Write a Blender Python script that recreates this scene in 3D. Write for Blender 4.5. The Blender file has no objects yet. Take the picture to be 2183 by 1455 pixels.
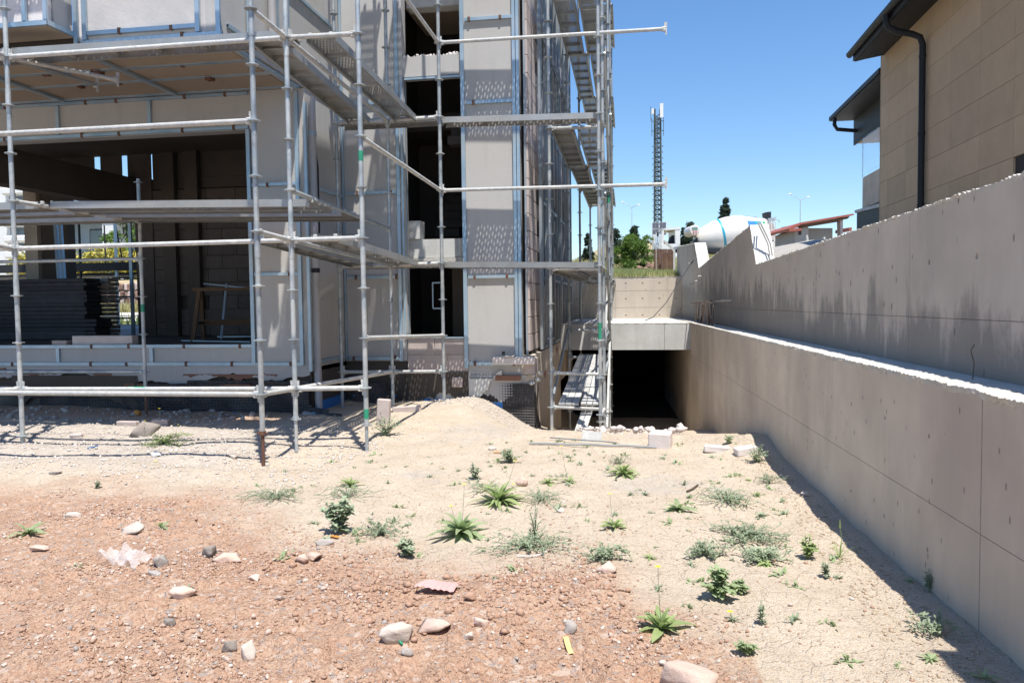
import bpy, math, random
import numpy as np
from mathutils import Vector, Matrix, noise as mnoise
R_ = random.Random(7)
scn = bpy.context.scene
COL = scn.collection
# ------------------------------------------------------------------ camera, sky, sun, exposure
TH, PT, RO = math.radians(9.23), math.radians(2.75), math.radians(.705)
FPX, CAMH = 1677.0, 1.5
fw = Vector((-math.sin(TH)*math.cos(PT), math.cos(TH)*math.cos(PT), -math.sin(PT)))
r0 = Vector((math.cos(TH), math.sin(TH), 0))
u0 = Vector((-math.sin(TH)*math.sin(PT), math.cos(TH)*math.sin(PT), math.cos(PT)))
cr = r0*math.cos(RO) - u0*math.sin(RO)
cu = r0*math.sin(RO) + u0*math.cos(RO)
cam = bpy.data.cameras.new('camera'); camo = bpy.data.objects.new('camera', cam); COL.objects.link(camo)
M = Matrix((cr, cu, -fw)).transposed().to_4x4(); M.translation = (0, 0, CAMH)
camo.matrix_world = M
cam.sensor_width = 36; cam.lens = FPX/2183*36; cam.clip_end = 2000; cam.clip_start = .05
scn.camera = camo
SX, SY = .18, .33                                   # horizontal run of a sun ray per metre of drop
sdir = Vector((SX, -SY, 1)).normalized()
elev = math.asin(sdir.z); azi = math.atan2(sdir.x, sdir.y)
world = bpy.data.worlds.new('World'); scn.world = world; world.use_nodes = True
nt = world.node_tree; bg = nt.nodes['Background']
sky = nt.nodes.new('ShaderNodeTexSky'); sky.sky_type = 'NISHITA'; sky.sun_disc = False
sky.sun_elevation = elev; sky.sun_rotation = azi
sky.air_density = 1.15; sky.dust_density = .25; sky.ozone_density = 2.6; sky.altitude = 600
hsv = nt.nodes.new('ShaderNodeHueSaturation'); hsv.inputs['Saturation'].default_value = 1.16; hsv.inputs['Value'].default_value = 1.12
tint = nt.nodes.new('ShaderNodeMix'); tint.data_type = 'RGBA'; tint.blend_type = 'MULTIPLY'; tint.inputs[0].default_value = 1; tint.inputs[7].default_value = (.99, 1.05, 1.14, 1)
nt.links.new(sky.outputs[0], hsv.inputs['Color']); nt.links.new(hsv.outputs[0], tint.inputs[6]); nt.links.new(tint.outputs[2], bg.inputs[0]); bg.inputs[1].default_value = .092
sun = bpy.data.lights.new('sun', 'SUN'); sun.energy = 4.9; sun.angle = math.radians(.53); sun.color = (1, .955, .885)
suno = bpy.data.objects.new('sun', sun); COL.objects.link(suno)
suno.rotation_euler = (-sdir).to_track_quat('-Z', 'Y').to_euler(); suno.location = (0, 0, 30)
scn.view_settings.view_transform = 'Standard'; scn.view_settings.look = 'None'
scn.view_settings.gamma = 1; scn.view_settings.exposure = .62; scn.view_settings.use_curve_mapping = False
scn.render.resolution_x = 1024; scn.render.resolution_y = 682

# ------------------------------------------------------------------ helpers
def ray(px, py): return fw + cr*((px-1091.5)/FPX) - cu*((py-727.5)/FPX)
CAMP = Vector((0, 0, CAMH))
def onY(px, py, Y): d = ray(px, py); return CAMP + d*(Y/d.y)
def onX(px, py, X): d = ray(px, py); return CAMP + d*(X/d.x)
def onZ(px, py, Z): d = ray(px, py); return CAMP + d*((Z-CAMH)/d.z)
def sst(a, b, x):
    t = min(1, max(0, (x-a)/(b-a))); return t*t*(3-2*t)
def lerp(a, b, t): return a+(b-a)*t

def tag(o, label=None, cat=None, group=None, kind=None):
    if label: o['label'] = label
    if cat: o['category'] = cat
    if group: o['group'] = group
    if kind: o['kind'] = kind
    return o
def thing(name, loc, label, cat, group=None, rz=0):
    o = bpy.data.objects.new(name, None); COL.objects.link(o)
    o.location = loc; o.rotation_euler.z = rz; o.empty_display_size = .1
    return tag(o, label, cat, group)
WL = {}
def wloc(o):
    p = Vector(o.location)
    while o.parent: o = o.parent; p += Vector(o.location)
    return p
def put(name, me, parent, loc, rot=None, local=False):
    """link an object that shares mesh me; loc in world unless local"""
    o = bpy.data.objects.new(name, me); COL.objects.link(o)
    loc = Vector(loc)
    if parent is not None:
        o.parent = parent
        if not local: loc = loc - wloc(parent)
    o.location = loc
    if rot is not None:
        if isinstance(rot, Matrix): o.rotation_euler = rot.to_euler()
        else: o.rotation_euler = rot
    return o
def hull_mesh(seed, n=16, chips=True):
    """angular broken stone: convex hull of scattered points, edges lightly worn, faces slightly uneven"""
    rnd = random.Random(seed); bm = bmesh.new()
    for _ in range(n):
        v = Vector((rnd.gauss(0,1), rnd.gauss(0,1), rnd.gauss(0,1))).normalized(); bm.verts.new(v*rnd.uniform(.82, 1.05))
    bmesh.ops.convex_hull(bm, input=bm.verts)
    bmesh.ops.delete(bm, geom=[v for v in bm.verts if not v.link_faces], context='VERTS')
    bmesh.ops.triangulate(bm, faces=bm.faces)
    if chips:
        bmesh.ops.subdivide_edges(bm, edges=bm.edges, cuts=3, use_grid_fill=True); bmesh.ops.triangulate(bm, faces=bm.faces)
        for v in bm.verts: v.co *= 1+.06*mnoise.noise(v.co*3.5+Vector((seed, 0, 0)))+.035*mnoise.noise(v.co*9+Vector((0, seed, 0)))
    V = np.array([v.co[:] for v in bm.verts]); bm.verts.index_update(); F_ = np.array([[v.index for v in f.verts] for f in bm.faces]); bm.free(); return V, F_
class MB:
    def __init__(s): s.v = []; s.f = []; s.m = []; s.mi = 0
    def add(s, vs, fs):
        b = len(s.v); s.v += [tuple(v) for v in vs]; s.f += [tuple(i+b for i in f) for f in fs]; s.m += [s.mi]*len(fs); return s
    def box(s, x0, x1, y0, y1, z0, z1):
        return s.add([(x0,y0,z0),(x1,y0,z0),(x1,y1,z0),(x0,y1,z0),(x0,y0,z1),(x1,y0,z1),(x1,y1,z1),(x0,y1,z1)],
                     [(0,3,2,1),(4,5,6,7),(0,1,5,4),(1,2,6,5),(2,3,7,6),(3,0,4,7)])
    def bbox(s, x0, x1, y0, y1, z0, z1, b=.01, j=0., rnd=R_):
        """box with chamfered vertical/horizontal edges and jittered corners"""
        cx, cy, cz = (x0+x1)/2, (y0+y1)/2, (z0+z1)/2
        hx, hy, hz = (x1-x0)/2, (y1-y0)/2, (z1-z0)/2
        b = min(b, hx*.45, hy*.45, hz*.45)
        vs = []; 
        for sx in (-1,1):
            for sy in (-1,1):
                for sz in (-1,1):
                    jx, jy, jz = [(rnd.random()-.5)*2*j for _ in range(3)]
                    for k in range(3):
                        d = [hx, hy, hz]; 
                        for q in range(3):
                            if q != k: d[q] -= b
                        vs.append((cx+sx*d[0]+jx, cy+sy*d[1]+jy, cz+sz*d[2]+jz))
        def I(sx, sy, sz, k): return (((sx>0)*2+(sy>0))*2+(sz>0))*3+k
        fs = []
        for k in range(3):
            a, c = [(1,2),(2,0),(0,1)][k]
            for sg in (-1,1):
                q = []
                for (p, r) in ((-1,-1),(1,-1),(1,1),(-1,1)):
                    sgn = [0,0,0]; sgn[k] = sg; sgn[a] = p; sgn[c] = r
                    q.append(I(*sgn, k))
                fs.append(tuple(q if sg > 0 else q[::-1]))
        for k in range(3):                                     # edges along axis k
            a, c = [(1,2),(2,0),(0,1)][k]
            for p in (-1,1):
                for r in (-1,1):
                    s0 = [0,0,0]; s0[k] = -1; s0[a] = p; s0[c] = r
                    s1 = list(s0); s1[k] = 1
                    q = [I(*s0,a), I(*s1,a), I(*s1,c), I(*s0,c)]
                    fs.append(tuple(q if p*r < 0 else q[::-1]))
        for sx in (-1,1):
            for sy in (-1,1):
                for sz in (-1,1):
                    t = [I(sx,sy,sz,0), I(sx,sy,sz,1), I(sx,sy,sz,2)]
                    fs.append(tuple(t if sx*sy*sz > 0 else t[::-1]))
        return s.add(vs, fs)
    def bar(s, p0, p1, w, d, up=(0,0,1)):
        """square section bar between points; w across, d along 'up'"""
        p0, p1 = Vector(p0), Vector(p1); t = (p1-p0).normalized(); up = Vector(up)
        if abs(t.dot(up)) > .95: up = Vector((0,1,0)) if abs(t.y) < .9 else Vector((1,0,0))
        a = t.cross(up).normalized()*w/2; b = a.cross(t).normalized()*d/2
        return s.add([p0-a-b,p0+a-b,p0+a+b,p0-a+b,p1-a-b,p1+a-b,p1+a+b,p1-a+b],
                     [(0,3,2,1),(4,5,6,7),(0,1,5,4),(1,2,6,5),(2,3,7,6),(3,0,4,7)])
    def tube(s, p0, p1, r, n=10, r1=None, caps=True):
        p0, p1 = Vector(p0), Vector(p1); t = (p1-p0).normalized(); r1 = r if r1 is None else r1
        a = t.orthogonal().normalized(); b = t.cross(a)
        vs = [p0+(a*math.cos(q)+b*math.sin(q))*r for q in [2*math.pi*i/n for i in range(n)]]
        vs += [p1+(a*math.cos(q)+b*math.sin(q))*r1 for q in [2*math.pi*i/n for i in range(n)]]
        fs = [(i,(i+1)%n,n+(i+1)%n,n+i) for i in range(n)]
        if caps: fs += [tuple(range(n))[::-1], tuple(range(n,2*n))]
        return s.add(vs, fs)
    def path(s, pts, r, n=8):
        pts = [Vector(p) for p in pts]; rings = []; k = len(pts)
        up = None; vs = []; fs = []
        for i, p in enumerate(pts):
            t = (pts[min(i+1,k-1)]-pts[max(i-1,0)]).normalized()
            a = t.orthogonal().normalized() if up is None else (up - t*up.dot(t)).normalized()
            up = a; b = t.cross(a); rr = r[i] if isinstance(r, (list, tuple)) else r
            vs += [p+(a*math.cos(2*math.pi*j/n)+b*math.sin(2*math.pi*j/n))*rr for j in range(n)]
        for i in range(k-1):
            for j in range(n): fs.append((i*n+j, i*n+(j+1)%n, (i+1)*n+(j+1)%n, (i+1)*n+j))
        fs += [tuple(range(n))[::-1], tuple(range((k-1)*n, k*n))]
        return s.add(vs, fs)
    def prism(s, poly, axis, a0, a1):
        """extrude a 2D polygon along axis ('x': poly is (y,z), 'y': (x,z), 'z': (x,y))"""
        n = len(poly)
        def P(p, a): return {'x': (a,p[0],p[1]), 'y': (p[0],a,p[1]), 'z': (p[0],p[1],a)}[axis]
        vs = [P(p,a0) for p in poly]+[P(p,a1) for p in poly]
        return s.add(vs, [tuple(range(n))[::-1], tuple(range(n,2*n))]+[(i,(i+1)%n,n+(i+1)%n,n+i) for i in range(n)])
    def mesh(s, name, mats, smooth=False, origin=(0,0,0)):
        me = bpy.data.meshes.new(name); o = Vector(origin)
        me.from_pydata([(v[0]-o.x, v[1]-o.y, v[2]-o.z) for v in s.v], [], s.f); 
        for m in (mats if isinstance(mats, (list,tuple)) else [mats]): me.materials.append(m)
        if any(s.m): me.polygons.foreach_set('material_index', s.m)
        bm = bmesh.new(); bm.from_mesh(me); bmesh.ops.recalc_face_normals(bm, faces=bm.faces); bm.to_mesh(me); bm.free()
        if smooth: 
            me.polygons.foreach_set('use_smooth', [True]*len(me.polygons))
            me.set_sharp_from_angle(angle=math.radians(40))
        return me
    def build(s, name, mats, parent=None, smooth=False):
        n = len(s.v); c = Vector((sum(v[0] for v in s.v)/n, sum(v[1] for v in s.v)/n, min(v[2] for v in s.v)))
        return put(name, s.mesh(name, mats, smooth, c), parent, c)
import bmesh
def np_mesh(name, V, Fq, mat, smooth=False):
    """fast mesh from numpy: V (n,3), Fq (m,k) all faces k-gons"""
    me = bpy.data.meshes.new(name); V = np.asarray(V, dtype=np.float32); Fq = np.asarray(Fq, dtype=np.int32); k = Fq.shape[1]
    me.vertices.add(len(V)); me.vertices.foreach_set('co', V.ravel())
    me.loops.add(Fq.size); me.loops.foreach_set('vertex_index', Fq.ravel())
    me.polygons.add(len(Fq)); me.polygons.foreach_set('loop_start', np.arange(len(Fq), dtype=np.int32)*k)
    me.polygons.foreach_set('loop_total', np.full(len(Fq), k, dtype=np.int32))
    me.update(calc_edges=True)
    if smooth: me.polygons.foreach_set('use_smooth', np.ones(len(Fq), dtype=bool))
    me.materials.append(mat); return me

def rock_mesh(seed, sub=2, flat=.7, planes=14, jag=.15):
    rnd = random.Random(seed); bm = bmesh.new(); bmesh.ops.create_icosphere(bm, subdivisions=sub, radius=1)
    N_ = []
    for _ in range(planes):
        v = Vector((rnd.gauss(0,1), rnd.gauss(0,1), rnd.gauss(0,1))).normalized(); N_.append((v, rnd.uniform(.34, .82)))
    for v in bm.verts:
        d = v.co.normalized(); r = 1.05
        for n_, k in N_:
            q = d.dot(n_)
            if q > .05: r = min(r, k/q)
        v.co = d*r*(1+jag*.22*mnoise.noise(d*3+Vector((seed,0,0)))+jag*.10*mnoise.noise(d*8+Vector((0,seed,0))))
        v.co.z *= flat
    V = np.array([v.co[:] for v in bm.verts]); F_ = np.array([[v.index for v in f.verts] for f in bm.faces]); bm.free()
    return V, F_

# ------------------------------------------------------------------ materials
MATS = {}
def pmat(name, c1, c2=None, scale=4., rough=.85, bump=0., bscale=None, metal=0., detail=6., stretch=None, streak=None,
         pits=None, dirt=None, c3=None, c3scale=.6, c3amt=.5, spec=.5, bdist=.01, trans=None, rand=0.):
    if name in MATS: return MATS[name]
    m = bpy.data.materials.new(name); MATS[name] = m; m.use_nodes = True; T = m.node_tree; N = T.nodes; L = T.links
    b = N['Principled BSDF']; b.inputs['Roughness'].default_value = rough; b.inputs['Metallic'].default_value = metal
    b.inputs['Specular IOR Level'].default_value = spec
    geo = N.new('ShaderNodeNewGeometry'); co = geo.outputs['Position']
    def mapping(sc):
        mp = N.new('ShaderNodeMapping'); mp.inputs['Scale'].default_value = sc; L.new(co, mp.inputs['Vector']); return mp.outputs[0]
    def noise(vec, sc, det=detail, ro=.6):
        n = N.new('ShaderNodeTexNoise'); n.inputs['Scale'].default_value = sc; n.inputs['Detail'].default_value = det
        n.inputs['Roughness'].default_value = ro
        L.new(vec, n.inputs['Vector']); return n.outputs['Fac']
    def ramp(fac, a, c, va=0., vb=1.):
        r = N.new('ShaderNodeMapRange'); r.inputs['From Min'].default_value = a; r.inputs['From Max'].default_value = c
        r.inputs['To Min'].default_value = va; r.inputs['To Max'].default_value = vb; L.new(fac, r.inputs['Value']); return r.outputs[0]
    def mix(fac, A, B):
        x = N.new('ShaderNodeMix'); x.data_type = 'RGBA'
        if hasattr(fac, 'links'): L.new(fac, x.inputs[0])
        else: x.inputs[0].default_value = fac
        for i, q in ((6, A), (7, B)):
            if hasattr(q, 'links'): L.new(q, x.inputs[i])
            else: x.inputs[i].default_value = (*q, 1)
        return x.outputs[2]
    vec = mapping(stretch) if stretch else co
    c2 = c2 or tuple(q*.75 for q in c1)
    col = mix(ramp(noise(vec, scale), .3, .7), c1, c2)
    if c3: col = mix(ramp(noise(co, c3scale, 4), .5-.12, .5+.16, 0, c3amt), col, c3)
    if streak:                                         # (colour, amount, horizontal scale, vertical scale)
        sc, am, hs, vs_ = streak
        col = mix(ramp(noise(mapping((hs, hs, vs_)), 1., 5), .5, .72, 0, am), col, sc)
    if pits:                                           # (colour, scale)
        v = N.new('ShaderNodeTexVoronoi'); v.inputs['Scale'].default_value = pits[1]; L.new(mapping((1,1,.45)), v.inputs['Vector'])
        col = mix(ramp(v.outputs['Distance'], .07, .12, .8, 0), col, pits[0])
    if dirt:                                           # (colour, z low, z high): damp grime creeping up from the foot in tongues
        sp = N.new('ShaderNodeSeparateXYZ'); L.new(co, sp.inputs[0])
        up = ramp(sp.outputs['Z'], dirt[1], dirt[2], .74, .12)
        far = ramp(sp.outputs['Y'], 6, 15, 0, .30)
        a1 = N.new('ShaderNodeMath'); a1.operation = 'ADD'; L.new(up, a1.inputs[0]); L.new(far, a1.inputs[1])
        a2 = N.new('ShaderNodeMath'); a2.operation = 'ADD'; L.new(a1.outputs[0], a2.inputs[0]); L.new(noise(mapping((1.9, 1.9, .9)), 1., 9, .72), a2.inputs[1])
        a3 = N.new('ShaderNodeMath'); a3.operation = 'ADD'; L.new(a2.outputs[0], a3.inputs[0])
        L.new(ramp(noise(mapping((9, 9, .8)), 1., 4), .3, .7, -.09, .09), a3.inputs[1])
        col = mix(ramp(a3.outputs[0], 1.0, 1.15, 0, .68), col, dirt[0])
    if rand:
        oi = N.new('ShaderNodeObjectInfo'); hs_ = N.new('ShaderNodeHueSaturation')
        L.new(ramp(oi.outputs['Random'], 0, 1, 1-rand, 1+rand), hs_.inputs['Value']); L.new(col, hs_.inputs['Color']); col = hs_.outputs[0]
    L.new(col, b.inputs['Base Color'])
    if bump:
        bp = N.new('ShaderNodeBump'); bp.inputs['Strength'].default_value = bump; bp.inputs['Distance'].default_value = bdist
        L.new(noise(vec if stretch else co, bscale or scale*6, 8, .65), bp.inputs['Height']); L.new(bp.outputs[0], b.inputs['Normal'])
    if trans:
        t = N.new('ShaderNodeBsdfTranslucent'); t.inputs[0].default_value = (*trans, 1)
        ms = N.new('ShaderNodeMixShader'); ms.inputs[0].default_value = .35
        L.new(b.outputs[0], ms.inputs[1]); L.new(t.outputs[0], ms.inputs[2])
        L.new(ms.outputs[0], N['Material Output'].inputs[0])
    return m
m_plaster = pmat('grey plaster', (.46,.45,.435), (.385,.375,.36), 1.6, .9, .25, 18, c3=(.51,.495,.475), c3scale=.8, c3amt=.6, streak=((.30,.29,.28), .25, 7, .8), bdist=.006)
m_plaster2 = pmat('cracked light render', (.56,.54,.52), (.48,.46,.45), 3, .9, .5, 22, c3=(.38,.37,.36), c3scale=1.5, c3amt=.35, bdist=.006)
m_tan = pmat('beige cladding board', (.56,.40,.25), (.50,.355,.22), 3, .8, .1, 60, rand=.08, bdist=.003)
m_soffit = pmat('beige soffit board', (.36,.29,.22), (.30,.24,.18), 1.2, .85, .1, 30, c3=(.30,.24,.19), c3scale=2, c3amt=.3)
m_white = pmat('white foam board', (.74,.70,.69), (.64,.60,.59), 4, .9, .4, 25, streak=((.55,.42,.38), .25, 9, 1.5))
m_conc = pmat('cast concrete', (.70,.61,.50), (.56,.48,.395), .9, .88, .3, 30, c3=(.42,.355,.295), c3scale=.8, c3amt=.85,
              streak=((.36,.31,.27), .35, 4, .7), pits=((.17,.15,.13), 13), bdist=.004)
m_concs = pmat('stained cast concrete', (.58,.52,.455), (.49,.435,.375), .8, .88, .3, 30, c3=(.34,.30,.26), c3scale=1.1, c3amt=.55,
              streak=((.33,.29,.26), .35, 4, .7), pits=((.14,.125,.11), 9), bdist=.004, dirt=((.15,.145,.135), 1.1, 2.1))
m_concl = pmat('bright rough concrete', (.55,.53,.485), (.42,.405,.37), 9, .95, .9, 40, bdist=.012)
m_concd = pmat('shaded raw concrete', (.085,.073,.062), (.06,.052,.045), 1.4, .9, .3, 25, c3=(.115,.09,.07), c3scale=.9, c3amt=.5)  # concrete darkened so that indoor shade sits in the colour
m_concg = pmat('grey slab concrete', (.62,.62,.59), (.53,.53,.51), 1.5, .85, .3, 20, c3=(.42,.42,.40), c3scale=1.6, c3amt=.6, streak=((.34,.33,.30), .4, 5, 1.2))
m_concb = pmat('beige cast concrete', (.56,.50,.425), (.48,.43,.37), 1.3, .88, .3, 25, c3=(.60,.47,.34), c3scale=.7, c3amt=.4, streak=((.36,.32,.27), .4, 5, 1), pits=((.2,.18,.16), 9), bdist=.004)
m_block = pmat('pink aerated block', (.50,.43,.40), (.42,.35,.32), 8, .95, .5, 60, rand=.10, bdist=.005)
m_blockw = pmat('pale aerated block', (.62,.56,.53), (.52,.46,.43), 7, .95, .5, 60, rand=.08, bdist=.006)
m_blocki = pmat('shaded interior block', (.12,.10,.09), (.095,.08,.07), 8, .95, .4, 60, rand=.12)  # dark copy of the pink block, room shade painted in
m_zinc = pmat('shaded zinc side profile', (.27,.32,.35), (.20,.24,.27), 4, .5, .1, 30, metal=.4, c3=(.36,.36,.35), c3scale=1.5, c3amt=.7, rand=.3)  # darker copy of the zinc profile, side wall shade in its colour
m_galv = pmat('galvanised steel tube', (.38,.43,.46), (.23,.26,.28), 11, .48, .6, 60, metal=.4, c3=(.55,.55,.52), c3scale=5, c3amt=.85, bdist=.004, rand=.16)
m_dusty = pmat('cement spattered tube', (.60,.59,.55), (.40,.40,.39), 16, .75, 1., 70, metal=.1, c3=(.40,.42,.43), c3scale=4, c3amt=.7, bdist=.01, rand=.12)
m_plank = pmat('galvanised deck steel', (.37,.385,.39), (.27,.28,.28), 5, .5, .3, 40, metal=.45, c3=(.36,.33,.28), c3scale=1.8, c3amt=.5, rand=.15)
m_stud = pmat('sky tinted zinc profile', (.36,.50,.61), (.26,.39,.50), 3, .42, .05, 30, metal=.5, c3=(.52,.57,.60), c3scale=2.5, c3amt=.6)  # blue sky reflection is put into the base colour
m_green = pmat('green spray paint', (.02,.30,.17), (.03,.22,.13), 9, .6)
m_rust = pmat('rusty steel', (.17,.08,.045), (.10,.05,.035), 12, .85, .5, 50, streak=((.30,.22,.17), .5, 8, .8))
m_membrane = pmat('black dimpled sheet', (.035,.035,.04), (.05,.05,.055), 3, .42, .1, 20, c3=(.14,.13,.12), c3scale=3, c3amt=.35)
m_bluefoam = pmat('blue foam board', (.03,.16,.50), (.04,.20,.55), 5, .7, .1, 30)
m_pipe = pmat('grey plastic pipe', (.40,.39,.39), (.34,.33,.33), 3, .55)
m_pipeb = pmat('blue grey plastic pipe', (.30,.38,.46), (.25,.33,.41), 3, .5)
m_wood = pmat('weathered wood', (.13,.08,.045), (.09,.055,.03), 6, .85, .4, 40, stretch=(1,1,.15))
m_darkst = pmat('dark sheet stack', (.03,.032,.036), (.05,.052,.058), 7, .7, .4, 30, rand=.25)
m_black = pmat('charcoal metal', (.022,.024,.028), (.027,.029,.033), 3, .55, spec=.25)
m_dark = pmat('opening shade', (.05,.045,.04), None, 3, .9)  # near-black colour stands in for shade inside openings
m_dirtw = pmat('scrap white plastic', (.72,.72,.72), (.60,.60,.60), 9, .4)
# ------------------------------------------------------------------ ground heights
def vnoise(X, Y, s, seed):
    """smooth value noise on numpy arrays"""
    rs = np.random.RandomState(seed); G = rs.rand(256, 256)
    x = X/s+1000; y = Y/s+1000; xi = np.floor(x).astype(int); yi = np.floor(y).astype(int); fx = x-xi; fy = y-yi
    fx = fx*fx*(3-2*fx); fy = fy*fy*(3-2*fy)
    g = lambda a, b: G[a % 256, b % 256]
    return (g(xi,yi)*(1-fx)+g(xi+1,yi)*fx)*(1-fy)+(g(xi,yi+1)*(1-fx)+g(xi+1,yi+1)*fx)*fy - .5
def nsst(a, b, x): t = np.clip((x-a)/(b-a), 0, 1); return t*t*(3-2*t)
# edge of the red soil patch (read off the photograph, laid on the ground)
RED = [onZ(x, y, .03) for x, y in ((-900,1040),(0,1062),(120,1040),(330,1050),(470,1055),(560,1095),(640,1150),(760,1165),(900,1195),(1080,1190),(1230,1185),(1310,1215),(1370,1290),(1500,1360),(1620,1400),(1660,1470),(1700,1700))]
def red_mask(X, Y):
    """signed distance-like value: >0 inside the red soil"""
    px = np.array([p.x for p in RED]); py = np.array([p.y for p in RED])
    yy = np.interp(X, px, py, left=py[0], right=-5)
    w = .35*vnoise(X, Y, .55, 3)+.22*vnoise(X, Y, .2, 4)+.12*vnoise(X, Y, .08, 5)
    return np.clip((yy - Y + w*1.5)/.85+.45, 0, 1)
def base_h(X, Y):
    X = np.asarray(X, float); Y = np.asarray(Y, float)
    h = .05 + .05*vnoise(X, Y, 1.6, 11)+.03*vnoise(X, Y, .6, 12)
    # pit in front of the garage, deeper towards the ramp
    pit = nsst(-2.45, -1.35, X)*(nsst(8.6, 11.2, Y)*.46 + nsst(11.5, 15.5, Y)*.7)
    h -= pit*nsst(6.5, 9, Y)
    h += .10*np.exp(-(((X+2.4)/1.0)**2+((Y-10.8)/1.0)**2))*(1+.5*vnoise(X, Y, .35, 71)+.3*vnoise(X, Y, .12, 72))          # spoil heap by the pier
    h += .10*np.exp(-(((X-1.15)/.35)**2+((Y-8.1)/.5)**2))         # little bank against the wall
    h += .07*nsst(-6.2, -8.5, X)*nsst(8.6, 9.8, Y)
    # ruts across the chalky strip under the scaffold
    h += .025*np.sin(Y*9+1.2*np.sin(X*1.3))*nsst(6.2, 6.8, Y)*(1-nsst(8.4, 9, Y))*nsst(-2.6, -3.4, X)
    return h
def fine_h(X, Y):
    r = red_mask(X, Y)
    f = .018*vnoise(X, Y, .22, 21)+.008*vnoise(X, Y, .09, 22)+.004*vnoise(X, Y, .04, 23)
    lump = np.maximum(0, vnoise(X, Y, .11, 24))*.05+np.maximum(0, vnoise(X, Y, .05, 25))*.035
    ridge = .05*np.exp(-((Y-3.9-.25*np.sin(X*1.7))/.25)**2)*np.clip(X+2.2, 0, 1)
    return f + r*(lump*(.35+1.3*np.clip(.5+2.5*vnoise(X, Y, .6, 51), 0, 1))+.02*vnoise(X, Y, .35, 26)+ridge)
def gh(x, y): return float(base_h(x, y)+fine_h(np.array(x, float), np.array(y, float)))
def gpt(px, py):
    """where the line of sight through a photo pixel meets the ground"""
    z = .05
    for _ in range(6):
        p = onZ(px, py, z); z = .5*z+.5*gh(p.x, p.y)
    return Vector((p.x, p.y, gh(p.x, p.y)))
def wallx(Y): return 1.575-.0415*Y + (0)          # ground line face of the lower retaining wall

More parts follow.
